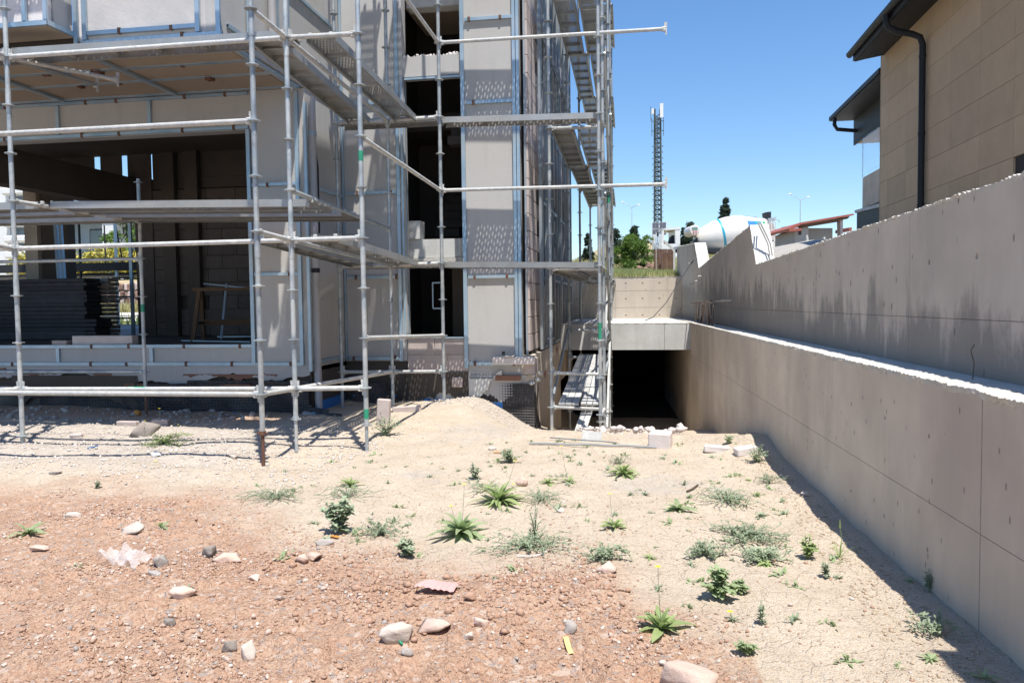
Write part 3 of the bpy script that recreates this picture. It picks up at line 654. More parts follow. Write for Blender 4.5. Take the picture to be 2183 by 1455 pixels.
P_('beam', m_plaster, (-3.449, -2.511, YD_+.01, YD_+.25, 6.6, 9))
rs = random.Random(2)
mb = MB(); [mb.bbox(-3.44+i*.05, -3.40+i*.05, YD_+.02, YD_+.2, 5.13, 5.155+rs.random()*.035, b=.01, j=.01) for i in range(18)]; mb.build('ragged_mortar', m_white, ub)
mb = MB(); [mb.bbox(-2.5+i*.06, -2.42+i*.06, YD_-.012, YD_+.02, .155+rs.random()*.05, .24, b=.01, j=.012) for i in range(9)]; mb.build('ragged_mortar', m_concg, ub)
P_('upper_ceiling', m_concl, (-3.44, -2.6, YD_+.26, YD_+.5, 5.95, 6.11))
# upper wall of the set back bay to the right of the first upper panel
# blocks below the stair opening
for r_, (z0, z1, off) in enumerate(((.757, .998, .42), (.51, .752, .62), (.26, .505, .30))):
    cuts = [-3.448, -3.448+off, -2.515] if r_ != 1 else [-3.448, -3.448+off, -2.515]
    for a, b in zip(cuts, cuts[1:]): MB().bbox(a+.003, b-.003, YD_+.004, YD_+.24, z0, z1, b=.006, j=.002).build('block', m_block, ub)
P_('mortar_bed', m_concg, (-3.447, -2.513, YD_+.02, YD_+.2, -.5, 1.0))
P_('sill_rail', m_stud, (-3.45, -2.5, YD_-.02, YD_+.06, 1.0, 1.015))
# side wall of the right block: studs, blocks, dark window gaps
P_('side_wall', m_concd, (-1.80, -1.64, YD_+.26, 18, .745, 9))
for k in range(22):
    z = .80+k*.252
    if z > 6.3: break
    for j in range(9):
        y0 = YD_+.03+j*.61-(k % 2)*.3; y1 = y0+.6; y0 = max(y0, YD_+.03)
        if y1 > 17.8: continue
        if 12.5 < (y0+y1)/2 < 13.6 and (1.8 < z < 3.4 or 4.9 < z < 6.2): continue
        if 15.0 < (y0+y1)/2 < 16.2 and 1.8 < z < 3.4: continue
        MB().bbox(-1.645, -1.585, y0, y1-.008, z, z+.244, b=.006, j=.002).build('block', m_block, ub)
P_('window_recess', m_dark, (-1.66, -1.60, 12.5, 13.5, 1.85, 3.35), (-1.66, -1.60, 15.0, 16.1, 1.85, 3.35))  # dark slabs stand in for the shade of the window gaps
for i, y in enumerate((12.25, 12.42, 12.95, 13.35, 13.8, 14.0, 14.6, 15.1, 15.35, 16.0, 16.6, 17.1, 17.7)):
    z1 = 9
    stud((XR+.035, y, .78), (XR+.035, y, z1), .045, .04, (1,0,0), mat=m_zinc)
for z in (.80, 1.9, 3.1, 4.4, 5.7):
    for i in range(12):
        if (i*7+int(z*3)) % 3 and i > 1: stud((XR+.03, YD_+.14+i*.52, z), (XR+.03, YD_+.58+i*.52, z), .05, .03, (1,0,0), mat=m_zinc)
# front zinc framing
yf = YF-.035
for z in (.965, .715): stud((XL, yf, z), (-5.22 if z > .9 else -4.52, yf, z), .045, .03, (0,-1,0))
for z in (3.93, 4.385): stud((XL, yf, z), (-5.22, yf, z), .04, .03, (0,-1,0))
for x in (-9.6, -8.24, -6.77): stud((x, yf+.003, .74), (x, yf+.003, .94), .05, .03, (0,-1,0))
for x in (-9.5, -8.1, -6.68): stud((x, yf+.003, 3.96), (x, yf+.003, 4.36), .05, .03, (0,-1,0))
stud((-5.23, yf-.004, .70), (-5.23, yf-.004, 3.9), .05, .03, (0,-1,0))
stud((-4.53, yf-.004, .70), (-4.53, yf-.004, 4.38), .05, .03, (0,-1,0))
for z in (3.15, 1.94): stud((-5.19, yf, z), (-4.56, yf, z), .04, .03, (0,-1,0))
for y in (8.10, 8.84, 9.36, 9.98): stud((XL, y, 4.40), (XC, y, 4.40), .045, .03, (0,0,-1))
for x in (-9.6, -7.9, -6.2, -4.46): stud((x, 8.13, 4.375), (x, 9.96, 4.375), .05, .03, (0,0,-1))
yu = YO-.035
stud((-6.08, yu, 4.43), (XC+.02, yu, 4.43), .045, .03, (0,-1,0)); stud((-6.0, yu-.003, 4.53), (-4.7, yu-.003, 4.53), .045, .03, (0,-1,0))
stud((-4.68, yu-.006, 4.46), (-4.68, yu-.006, 9), .05, .03, (0,-1,0)); stud((-4.44, yu-.006, 4.4), (-4.44, yu-.006, 9), .05, .03, (0,-1,0)); stud((-6.03, yu-.006, 4.46), (-6.03, yu-.006, 9), .05, .03, (0,-1,0))
# protruding box of the balcony at top left
YB = 7.55
P_('balcony_soffit', m_soffit, (XL, -6.17, YB+.03, YO+.0, 4.50, 4.53))
P_('foam_panel', m_white, (XL, -6.22, YB+.06, YB+.16, 4.56, 5.02))
P_('balcony_wall', m_white, (XL, -6.3, YB+.17, YO+.0, 4.54, 5.6))
P_('balcony_wall', m_plaster2, (-6.295, -6.20, YB+.17, YO-.0, 4.54, 9))
P_('balcony_wall', m_white, (-6.19, -6.06, YO, YO+.1, 4.46, 9))
stud((XL, YB, 4.52), (-6.15, YB, 4.52), .05, .03, (0,-1,0)); stud((XL, YB, 5.0), (-6.15, YB, 5.0), .05, .03, (0,-1,0))
for x in (-6.42, -6.17, -7.6): stud((x, YB-.004, 4.55), (x, YB-.004, 9 if x == -7.6 else 4.98), .045, .03, (0,-1,0))
for z in (4.52, 5.0): stud((-6.14, YB, z), (-6.14, YO-.02, z), .05, .03, (1,0,0))
stud((-6.13, YO-.05, 4.4), (-6.13, YO-.05, 9), .045, .03, (0,-1,0))
# recessed wall framing
yd = YD_-.035
for z in (3.18, 1.92, .70, 4.5): stud((-4.36, yd, z), (-3.56, yd, z), .045, .03, (0,-1,0))
stud((-3.53, yd-.004, .66), (-3.53, yd-.004, 9), .05, .03, (0,-1,0)); stud((-4.39, yd-.003, .66), (-4.39, yd-.003, 9), .03, .03, (0,-1,0))
stud((-3.47, yd+.02, .98), (-3.47, yd+.02, 4.86), .03, .05, (0,-1,0)); stud((-3.44, yd+.12, .98), (-3.44, yd+.12, 4.86), .03, .03, (1,0,0))
stud((-2.535, yd-.004, .55), (-2.535, yd-.004, 9), .055, .03, (0,-1,0))
stud((-3.42, yd+.03, 4.83), (-2.56, yd+.03, 4.83), .03, .05, (0,-1,0))
for z in (5.62, 4.43, 1.90, .62): stud((-2.49, yd, z), (-1.78, yd, z), .045, .03, (0,-1,0))
for x, w in ((-1.775, .045), (-1.72, .045)): stud((x, yd-.004, .70), (x, yd-.004, 9), w, .035, (0,-1,0))
stud((-1.63, YD_+.02, .74), (-1.63, YD_+.02, 9), .03, .03, (0,-1,0), mat=m_zinc)
MB().path([(-1.50, 11.42, 4.62), (-1.35, 11.36, 4.66), (-1.27, 11.33, 4.74)], .006, 6).build('tie_wire', m_galv, ub)
MB().path([(-1.44, 11.42, 4.5), (-1.36, 11.5, 4.1), (-1.22, 11.4, 3.99), (-1.15, 11.36, 4.0)], .007, 6).build('hose', m_white, ub)
# rusty fixing brackets where the profiles are screwed to the wall
rs = random.Random(31)
for y, pts in ((yf-.004, [(x, z) for z in (.715, .965, 3.93, 4.385) for x in (-8.9, -7.7, -7.1, -6.2, -5.5)]+[(-5.0, 3.15), (-4.7, 1.94), (-4.62, .72)]),
               (yd-.004, [(-3.62, 3.18), (-4.2, 3.18), (-3.66, 1.92), (-4.3, 1.92), (-3.6, .72), (-4.3, .70), (-2.42, 1.90), (-1.86, 1.90), (-2.44, 5.62), (-1.9, 5.62), (-2.44, 4.43), (-1.9, .62), (-2.4, .62)]),
               (yu-.004, [(-5.6, 4.53), (-5.0, 4.53), (-4.8, 4.43)])):
    for x, z in pts:
        x += rs.uniform(-.08, .08); MB().bbox(x-.018, x+.018, y-.006, y+.03, z-.03, z+rs.uniform(.02, .04), b=.004).build('fixing_bracket', m_rust, ub)
for x in (-8.6, -7.2, -6.6, -5.4):
    for y in (8.86, 9.38): MB().bbox(x-.03+rs.uniform(-.2,.2), x+.0, y-.03, y+.03, 4.385, 4.41, b=.004).build('fixing_bracket', m_rust, ub)
# return wall studs, pipes
for y, z0, z1 in ((10.02, .62, 4.2), (10.55, 2.0, 2.06), (8.55, 4.5, 9), (9.25, 4.5, 9), (9.55, 4.5, 9)):
    if z1-z0 > 1: stud((XC+.06, y, z0), (XC+.06, y, z1), .045, .04, (1,0,0))
for z in (3.13, .73): stud((XC+.03, 10.15, z), (XC+.03, YD_-.05, z), .045, .03, (1,0,0))
for z, a, b in ((4.55, 8.1, 11.3), (5.55, 8.1, 11.3)): stud((XC+.03, a, z), (XC+.03, b, z), .045, .03, (1,0,0))
pp = MB(); pp.path([(-4.33, 10.13, 4.3), (-4.33, 10.13, 3.9), (-4.33, 10.13, .12), (-4.33, 10.10, .03), (-4.46, 9.98, -.02+.06), (-4.31, 9.90, .02)], .05, 14)
pipe = pp.build('drain_pipe', m_pipe, ub, True)
for z in (3.78, 2.9, 1.95): MB().tube((-4.33, 10.13, z), (-4.33, 10.13, z+.06), .058, 14).build('collar', m_pipeb if z > 2 else m_black, pipe, True)
MB().tube((-4.31, 9.93, .03), (-4.31, 9.86, .005), .060, 16, caps=False).build('collar', m_pipeb, pipe, True)
MB().tube((-4.34, 9.05, 4.5), (-4.34, 9.05, 9), .05, 12).build('drain_pipe', m_pipe, ub, True)
MB().path([(-4.36, 10.28, 4.3), (-4.36, 10.24, 3.7), (-4.36, 10.34, 3.4), (-4.36, 10.34, 2.5)], .022, 8).build('conduit', m_black, ub, True)
# stair core
st_ = []
P_('stair_wall', m_concd, (-4.2, -1.82, 14.6, 14.75, .95, 9), (-4.25, -4.12, 11.62, 14.6, .95, 9), (-2.35, -2.25, 11.66, 14.6, .95, 9))
P_('landing', m_concg, (-3.50, -2.62, 11.75, 11.93, 2.22, 2.50)); P_('landing', m_concg, (-3.50, -3.30, 11.70, 11.95, 2.505, 2.78)); P_('landing', m_concl, (-3.50, -2.60, 11.72, 12.8, 2.10, 2.215))
rs = random.Random(5)
for fl in range(2):
    zb = 2.25+fl*1.9
    for k in range(9):
        MB().bbox(-3.42 if fl == 0 else -3.0, -3.0 if fl == 0 else -2.5, 12.3+k*.24, 12.56+k*.24, zb+k*.17-.12, zb+.02+k*.17, b=.01).build('stair_step', m_concd, ub)
P_('stair_stringer', m_concd, (-2.98, -2.40, 12.4, 12.6, .96, 2.1))
stud((-3.2, 12.0, 1.45), (-3.2, 12.0, 1.85), .02, .02); stud((-3.2, 12.0, 1.85), (-3.05, 12.0, 1.85), .02, .02); stud((-3.2, 12.0, 1.45), (-3.05, 12.0, 1.45), .02, .02)
# interior of the left block
YB2 = 14.0
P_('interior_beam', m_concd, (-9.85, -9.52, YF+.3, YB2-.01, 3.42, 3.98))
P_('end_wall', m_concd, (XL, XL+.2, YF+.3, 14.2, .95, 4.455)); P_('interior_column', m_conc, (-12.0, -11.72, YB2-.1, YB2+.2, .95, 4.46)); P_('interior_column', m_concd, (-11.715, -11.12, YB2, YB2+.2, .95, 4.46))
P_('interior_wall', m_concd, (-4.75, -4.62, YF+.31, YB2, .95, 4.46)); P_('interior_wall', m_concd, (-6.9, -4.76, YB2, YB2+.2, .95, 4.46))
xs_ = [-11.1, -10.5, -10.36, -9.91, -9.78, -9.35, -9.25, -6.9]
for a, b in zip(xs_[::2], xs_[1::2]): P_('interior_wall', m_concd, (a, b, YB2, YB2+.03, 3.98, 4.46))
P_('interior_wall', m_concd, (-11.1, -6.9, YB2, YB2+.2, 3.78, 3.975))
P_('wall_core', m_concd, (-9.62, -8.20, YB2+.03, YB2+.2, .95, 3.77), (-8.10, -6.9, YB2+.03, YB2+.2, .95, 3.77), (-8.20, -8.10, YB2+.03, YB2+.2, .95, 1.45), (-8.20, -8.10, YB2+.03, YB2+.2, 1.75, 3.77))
for k in range(11):
    z = .965+k*.254; off = (k % 2)*.3
    x = -9.64+off-.3
    while x < -6.95:
        a, b = max(x, -9.64), min(x+.6, -6.93)
        if b-a > .1 and not (k in (2,) and a < -8.15 < b):
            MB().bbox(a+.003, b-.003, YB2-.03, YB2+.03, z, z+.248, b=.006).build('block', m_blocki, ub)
        x += .6
for x in (-8.98, -8.5): MB().box(x, x+.26, YB2-.16, YB2-.04, .95, 4.455).build('interior_column', m_concd, ub)
P_('interior_column', m_blocki, (-9.62, -9.25, YB2-.06, YB2-.031, .95, 4.455))
for x, z in ((-9.72, 3.3), ): stud((x, YB2-.1, .95), (x, YB2-.1, 3.4), .06, .04, (0,-1,0))
stud((-11.0, 13.5, 3.2), (-10.72, 13.2, 1.9), .06, .05); stud((-10.9, 13.5, 3.2), (-10.62, 13.2, 1.9), .06, .05)
# interior zinc rail frames lying and standing behind the sawhorses
for a, b in (((-7.6, 12.9, 1.93), (-5.4, 11.9, 1.72)), ((-7.0, 11.2, 1.0), (-5.6, 10.7, 1.0)), ((-6.9, 12.4, 1.9), (-6.8, 12.0, .98)), ((-6.1, 12.2, 1.8), (-5.95, 11.9, .98)), ((-7.2, 12.6, 1.0), (-5.2, 12.3, 1.02))):
    stud(a, b, .035, .02)
# broken waterproofing: dimpled sheets, blue foam, torn render
def dimple_sheet(name, P, nu, nv, du, dv, hole=None, seed=0, mat=None, keep=None):
    rnd = random.Random(seed); mb = MB()
    for i in range(nu):
        for j in range(nv):
            u, v = i*du, j*dv
            if keep and not keep(u, v): continue
            c = [P(u, v, 0), P(u+du, v, 0), P(u+du, v+dv, 0), P(u, v+dv, 0)]
            m = [P(u+du*a, v+dv*b, -.012) for a, b in ((.3,.3),(.7,.3),(.7,.7),(.3,.7))]
            mb.add(c+m, [(0,1,5,4),(1,2,6,5),(2,3,7,6),(3,0,4,7),(4,5,6,7)])
    return mb.build(name, mat or m_membrane, ub)
wv = lambda u, v, a: a*math.sin(u*3.1+v*4)+.6*a*math.sin(u*7.7+1+v*6)+.3*a*math.sin(u*19+v*11)
tt = lambda u: .52+.10*math.sin(u*2.3+1.2)+.05*math.sin(u*9)+.03*math.sin(u*23)
dimple_sheet('dimple_sheet', lambda u, v, w: (-7.3+u, YF-.06-w+wv(u, v, .05), -.15+v), 72, 16, .04, .04, keep=lambda u, v: v < .67+.05*math.sin(u*5)-.2*max(0, 1-u*.8))
dimple_sheet('dimple_sheet', lambda u, v, w: (-8.6+u, YF+.02-w, .02+v), 34, 14, .04, .04, keep=lambda u, v: v < .40+.1*math.sin(u*4+1))
dimple_sheet('dimple_sheet', lambda u, v, w: (-2.52+u, YD_-.04-w+.02*math.sin(u*4), -.55+v), 25, 22, .04, .04, keep=lambda u, v: v < .74+.22*sst(.1, .5, u)-.1*abs(math.sin(u*9))+.04)
dimple_sheet('dimple_sheet', lambda u, v, w: (-1.50-w*.0+.025*math.sin(v*8), 11.36+u*.9, -.7+v), 14, 26, .04, .04, keep=lambda u, v: v < 1.15-u*1.6)
dimple_sheet('dimple_sheet', lambda u, v, w: (-4.35+u, YD_-.35-w+wv(u, v, .08)+v*.5, -.1+v), 24, 11, .04, .04, keep=lambda u, v: v < .42*math.sin(min(3.1, u*3.3+.2))+.05)
dimple_sheet('dimple_sheet', lambda u, v, w: (-4.75+u*.9, 10.0-w+wv(u, v, .05)-.4*sst(.2,.9,u)*(1-v*1.5), -.1+v), 26, 9, .04, .04, keep=lambda u, v: v < .28-.1*u)
P_('foam_board', m_bluefoam, (-4.30, -3.62, YD_-.05, YD_-.02, -.2, .15)); P_('foam_board', m_bluefoam, (-3.2, -2.75, YD_-.03, YD_-.005, -.2, .09)); P_('foam_board', m_bluefoam, (-2.35, -2.0, YD_-.025, YD_-.005, -.3, .05)); P_('foam_board', m_bluefoam, (-4.41, -4.38, 10.2, 11.2, -.2, .18))
MB().bar((-6.1, 9.98, -.05), (-6.13, 9.96, .05), .05, .02).build('foam_board', m_bluefoam, ub); MB().bar((-5.45, 9.97, -.06), (-5.47, 9.95, .06), .04, .02).build('foam_board', m_bluefoam, ub)
def ragged(name, mat, X0, X1, Yp, zt, zf, th=.035, n=60, seed=1, amp=.05, axis='x'):
    rnd = random.Random(seed); w = 0; pts = []
    for i in range(n+1):
        x = lerp(X0, X1, i/n); w = w*.7+(rnd.random()-.5)*amp; pts.append((x, zf(x)+w))
    mb = MB()
    for (a, za), (b, zb) in zip(pts, pts[1:]):
        q = [(a,Yp,za),(b,Yp,zb),(b,Yp,zt),(a,Yp,zt),(a,Yp+th,za),(b,Yp+th,zb),(b,Yp+th,zt),(a,Yp+th,zt)]
        mb.add(q, [(0,1,2,3),(0,4,5,1),(4,7,6,5)])
    return mb.build(name, mat, ub)
ragged('torn_render', m_plaster, XL, -4.43, YF-.012, .705, lambda x: .50+.06*math.sin(x*2.1)+.05*math.sin(x*5.3), seed=3, n=160)
ragged('torn_render', m_concd, -9, -7.0, YF-.03, .55, lambda x: .22+.1*math.sin(x*2.9), seed=4, n=50)
m_clay = pmat('orange clay brick', (.24,.125,.085), (.19,.10,.07), 9, .9, .4, 30)
ragged('exposed_clay', m_clay, -9.3, -7.4, YF-.018, .63, lambda x: .585+.03*math.sin(x*6), seed=5, n=50); ragged('exposed_clay', m_clay, -6.3, -4.9, YF-.018, .575, lambda x: .53+.03*math.sin(x*6), seed=6, n=50)
for x0, x1 in ((-7.2, -6.85), (-5.75, -5.3)): MB().bbox(x0, x1, YF-.05, YF+.02, .36, .44, b=.01).build('block', m_clay, ub)
ragged('torn_render', m_plaster, -2.51, -1.56, YD_-.02, .45, lambda x: .20+.12*sst(-2.0, -1.6, x)+.12*math.sin(x*7), seed=7, n=50, amp=.07)
ragged('torn_render', m_concg, -2.5, -2.0, YD_-.055, .40, lambda x: .10+.42*sst(-2.4, -2.02, x), seed=8, n=30, amp=.06)
ragged('torn_render', m_concd, -3.44, -2.52, YD_-.006, .5, lambda x: .12+.05*math.sin(x*6), seed=9, n=40, amp=.07)
MB().bbox(-2.10, -1.72, YD_-.07, YD_-.03, .375, .455, b=.01).build('block', m_clay, ub); MB().bbox(-2.76, -2.60, YD_-.05, YD_-.0, .27, .42, b=.01, j=.004).build('block', m_block, ub)
MB().bbox(-1.66, -1.50, YD_-.08, YD_+.2, .47, .70, b=.01, j=.004).build('block', m_block, ub)
for i, (x, z) in enumerate(((-1.56, .42), (-1.50, .36), (-1.58, .31), (-2.47, .04), (-2.42, -.01), (-2.36, .03), (-3.1, .05), (-1.47, .45))):
    V, F_ = rock_mesh(300+i, 2, .7, 9, .9); put('mortar_lump', np_mesh('mortar_lump', V*(.035+.012*(i % 3)), F_, m_concg), ub, (x+.04, YD_-.09, z+.03))
# red diamond marks on the side plinth
m_red = pmat('red paint mark', (.30,.04,.05), None, 5, .7)
for y, z in ((12.72, .33), (14.6, .62)):
    mb = MB(); mb.add([(XR+.004,y,z-.07),(XR+.004,y+.11,z+.02),(XR+.004,y,z+.09),(XR+.004,y-.11,z+.02)], [(0,1,2,3)]); mb.build('paint_mark', m_red, ub)

# ------------------------------------------------------------------ loose things in and against the building
bp_ = thing('pale_block', (-1.85, 11.28, .67), 'pale foam block balanced on the frame at the foot of the right pier', 'block')
MB().bbox(-2.12, -1.50, 11.20, 11.33, .62, .725, b=.012).build('block', m_blockw, bp_)
MB().bbox(-1.93, -1.80, 11.18, 11.32, .728, .748, b=.006).build('small_offcut', m_blockw, bp_); MB().box(-1.97, -1.93, 11.20, 11.24, .76, .81).build('clip', m_black, bp_)
stk = thing('sheet_stack', (-10.2, 12.7, .96), 'tall stack of dark grey sheets inside the left window opening', 'sheet stack')
rs = random.Random(9); zt_ = onY(100, 593, 12.6).z; xr1, xr2 = onY(205, 690, 12.6).x, onY(183, 640, 12.6).x
for k in range(15):
    h_ = (zt_-.965)/15; z = .965+k*h_; xr = (xr1 if k < 5 else xr2)+rs.uniform(-.03, .03)
    MB().bbox(-13.0, xr, 12.6+rs.uniform(-.03, .03), 13.0, z, z+h_*.88, b=.006).build('sheet', m_darkst, stk)
MB().box(-12.95, xr2-.06, 12.62, 12.98, .96, zt_-.02).build('core', m_darkst, stk)
m_wrap = pmat('wrapped grey panels', (.42,.38,.33), (.20,.19,.17), 1, .5, .3, 30, stretch=(3,3,40))
wr = thing('wrapped_pallet', (-10.4, 13.2, .96), 'wrapped stack of pale panels behind the dark sheet stack', 'pallet')
xa, xb = onY(186, 650, 13.2).x, onY(232, 650, 13.2).x; zt_ = onY(190, 592, 13.2).z
for k in range(14): MB().bbox(xa+rs.uniform(0, .02), xb+rs.uniform(-.02, .02), 13.2, 13.5, .965+k*(zt_-.96)/14, .955+(k+1)*(zt_-.96)/14, b=.008).build('panel', m_wrap, wr)
lb = MB().bbox(-8.05, -7.1, 10.13, 10.28, .985, 1.115, b=.008).build('aerated_block', m_blockw); tag(lb, 'long pale block lying on the sill of the left window opening', 'block')
lb = MB().bbox(-8.38, -8.14, 10.13, 10.26, .985, 1.05, b=.008).build('aerated_block', m_block); tag(lb, 'short pale block offcut on the window sill, left of the long block', 'block')
def sawhorse(loc, rz, label):
    t = thing('sawhorse', loc, label, 'sawhorse', rz=rz)
    def part(nm, *bars):
        mb = MB()
        for a, b, w, d in bars: mb.bar(a, b, w, d)
        me = mb.mesh(nm, m_wood); put(nm, me, t, (0,0,0), local=True)
    part('top_rail', ((-.55,0,.82), (.55,0,.82), .09, .05))
    for sx in (-1, 1):
        for sy in (-1, 1): part('leg', ((sx*.45, sy*.04, .8), (sx*.5, sy*.28, 0), .06, .04))
        part('brace', ((sx*.48, -.2, .3), (sx*.48, .2, .3), .08, .03))
    part('lower_rail', ((-.5, .17, .3), (.5, .17, .3), .04, .09))
sawhorse((-6.35, 11.5, .96), .25, 'brown wooden sawhorse in the dark room, nearer the block wall')
sawhorse((-5.55, 11.9, .96), -.3, 'brown wooden sawhorse beside the zinc window frame, half hidden')
# ------------------------------------------------------------------ ring-lock scaffolds
TR = .0242
def rosette_mesh():
    mb = MB(); n = 16; r0_, r1, t = .026, .061, .0045
    ang = [2*math.pi*i/n for i in range(n)]
    rings = []
    for z in (-t, t):
        rings.append([(r0_*math.cos(a), r0_*math.sin(a), z) for a in ang]); rings.append([(r1*(.93 if i % 2 else 1)*math.cos(a), r1*(.93 if i % 2 else 1)*math.sin(a), z) for i, a in enumerate(ang)])
    vs = sum(rings, []); fs = []
    for i in range(n):
        j = (i+1) % n
        fs += [(2*n+i, 3*n+i, 3*n+j, 2*n+j), (i, j, n+j, n+i), (n+i, n+j, 3*n+j, 3*n+i)]
    mb.add(vs, fs)
    mb.tube((0,0,-.018), (0,0,.018), .030, 12, caps=False)
    return mb.mesh('rosette', m_galv)
ME_ROS = rosette_mesh()
def pole_mesh(L_, mat=None):
    mb = MB(); k = int(L_/2)
    mb.tube((0,0,0), (0,0,L_), TR, 14)
    for i in range(1, k+1): 
        if i*2-.35 < L_: mb.tube((0,0,i*2-.40), (0,0,i*2-.22), TR+.003, 14)
    return mb.mesh('standard', mat or m_galv, True)
def head_mesh():
    """wedge head: forked casting with an upright wedge"""
    mb = MB()
    mb.bbox(.0, .052, -.020, .020, -.034, .030, b=.008)
    mb.add([(-.012,-.004,-.075),(.010,-.004,-.075),(.022,-.004,.085),(-.016,-.004,.085),(-.012,.004,-.075),(.010,.004,-.075),(.022,.004,.085),(-.016,.004,.085)],
           [(0,1,2,3),(4,7,6,5),(0,4,5,1),(1,5,6,2),(2,6,7,3),(3,7,4,0)])
    return mb.mesh('wedge_head', m_dusty)
ME_HEAD = head_mesh(); _lm = {}
def ledger_mesh(L_, mat):
    key = (round(L_, 2), mat.name)
    if key not in _lm:
        mb = MB(); mb.tube((.05,0,0), (L_-.05,0,0), TR, 12)
        _lm[key] = mb.mesh('ledger', mat, True)
    return _lm[key]
_pm = {}
def plank_mesh(L_, W=.315, holes=True, x_len=True):
    key = (round(L_,2), W, holes)
    if key in _pm: return _pm[key]
    mb = MB(); H = .075; nx = int(round((L_-.12)/.046)); ny = 9; dx = (L_-.12)/nx; dy = W/ny
    for i in range(nx):
        for j in range(ny):
            x0 = .06+i*dx; y0 = -W/2+j*dy; cx, cy = x0+dx/2, y0+dy/2
            drop = (i % 11 == 0); cy += (dy*.18 if i % 2 else -dy*.18)
            if not holes or drop:
                mb.add([(x0,y0,0),(x0+dx,y0,0),(x0+dx,y0+dy,0),(x0,y0+dy,0)], [(0,1,2,3)]); continue
            r = .0095
            sq = [(x0,y0),(cx,y0),(x0+dx,y0),(x0+dx,cy),(x0+dx,y0+dy),(cx,y0+dy),(x0,y0+dy),(x0,cy)]
            vv = [(a,b,0) for a,b in sq]+[(cx+r*math.cos(q),cy+r*math.sin(q),0) for q in [math.atan2(b-cy,a-cx) for a,b in sq]]
            mb.add(vv, [(k,(k+1)%8,8+(k+1)%8,8+k) for k in range(8)])
    for x in (0, L_-.06): mb.box(x, x+.06, -W/2, W/2, -.004, 0)
    for s in (-1, 1):
        y = s*W/2
        mb.box(0, L_, min(y, y-s*.003), max(y, y-s*.003), -H, .004)
        mb.box(0, L_, min(y-s*.004, y-s*.032), max(y-s*.004, y-s*.032), -H-.001, -H+.0015)
    me = mb.mesh('deck_plank', m_plank); _pm[key] = me; return me
_rm = {}
def rib_mesh(W):
    if W not in _rm:
        mb = MB(); mb.box(-.018, .018, -W/2+.003, W/2-.003, -.045, -.0015); _rm[W] = mb.mesh('rib', m_plank)
    return _rm[W]
class Scaffold:
    def __init__(s, label, loc): s.t = thing('scaffold', loc, label, 'scaffold'); s.p = {}
    def pole(s, n, X, Y, z0, zr, ztop, mat=None, jack=True):
        """X, Y; base z0; height of one rosette zr (others every .5 m)"""
        s.p[n] = (X, Y, zr)
        bz = z0+(.32 if jack else 0)
        o = put('standard', pole_mesh(ztop-bz, mat), s.t, (X, Y, bz))
        if jack:
            j = MB(); j.tube((X,Y,z0-.04), (X,Y,bz+.05), .0175, 12); j.tube((X,Y,bz-.035), (X,Y,bz), .034, 8); j.box(X-.055, X+.055, Y-.008, Y+.008, bz-.03, bz-.015)
            j.build('base_jack', m_rust if n in ('A', 'F') else m_galv, o, True)
        z = zr-.5*int((zr-bz)/.5)
        while z < min(ztop, 6.6):
            if z > bz+.05: put('rosette', ME_ROS, o, (X, Y, z), (0, 0, R_.random()*.5))
            z += .5
        return o
    def z(s, n, k): return s.p[n][2]+.5*k
    def led(s, a, b, ka, kb=None, mat=None, heads=3, cut=None):
        kb = ka if kb is None else kb
        A = Vector((*s.p[a][:2], s.z(a, ka))) if isinstance(a, str) else Vector(a)
        B = Vector((*s.p[b][:2], s.z(b, kb))) if isinstance(b, str) else Vector(b)
        d = B-A; L_ = d.length; rz = math.atan2(d.y, d.x); ry = -math.asin(d.z/L_)
        o = put('ledger', ledger_mesh(L_, mat or m_dusty), s.t, A, (0, ry, rz))
        if heads & 1: put('wedge_head', ME_HEAD, o, (.026, 0, 0), (0,0,0), local=True)
        if heads & 2: put('wedge_head', ME_HEAD, o, (L_-.026, 0, 0), (0,0,math.pi), local=True)
        return o
    def diag(s, A, B, mat=None): 
        mb = MB(); mb.tube(A, B, .021, 10); return mb.build('brace', mat or m_galv, s.t, True)
    def plank(s, A, B, W=.315, holes=True):
        A, B = Vector(A), Vector(B); d = B-A; L_ = d.length; rz = math.atan2(d.y, d.x); ry = -math.asin(d.z/L_)
        o = put('deck_plank', plank_mesh(L_, W, holes), s.t, A, (0, ry, rz))
        n = max(3, int(L_/.5))
        for i in range(1, n): put('rib', rib_mesh(W), o, (L_*i/n, 0, 0), (0,0,0), local=True)
        for sx, x in ((-1, 0), (1, L_)):
            mb = MB()
            for y in (-W/2+.05, W/2-.05): mb.bbox(min(x, x-sx*.0-.0)-(.03 if sx < 0 else 0), x+(.03 if sx > 0 else 0), y-.02, y+.02, -.03, .012, b=.006)
            put('hook', mb.mesh('hook', m_dusty), o, (0,0,0), (0,0,0), local=True)
        return o
    def band(s, n, z, h=.12):
        X, Y, _ = s.p[n]; MB().tube((X,Y,z), (X,Y,z+h), TR+.0006, 14, caps=False).build('paint_band', m_green, s.t, True)

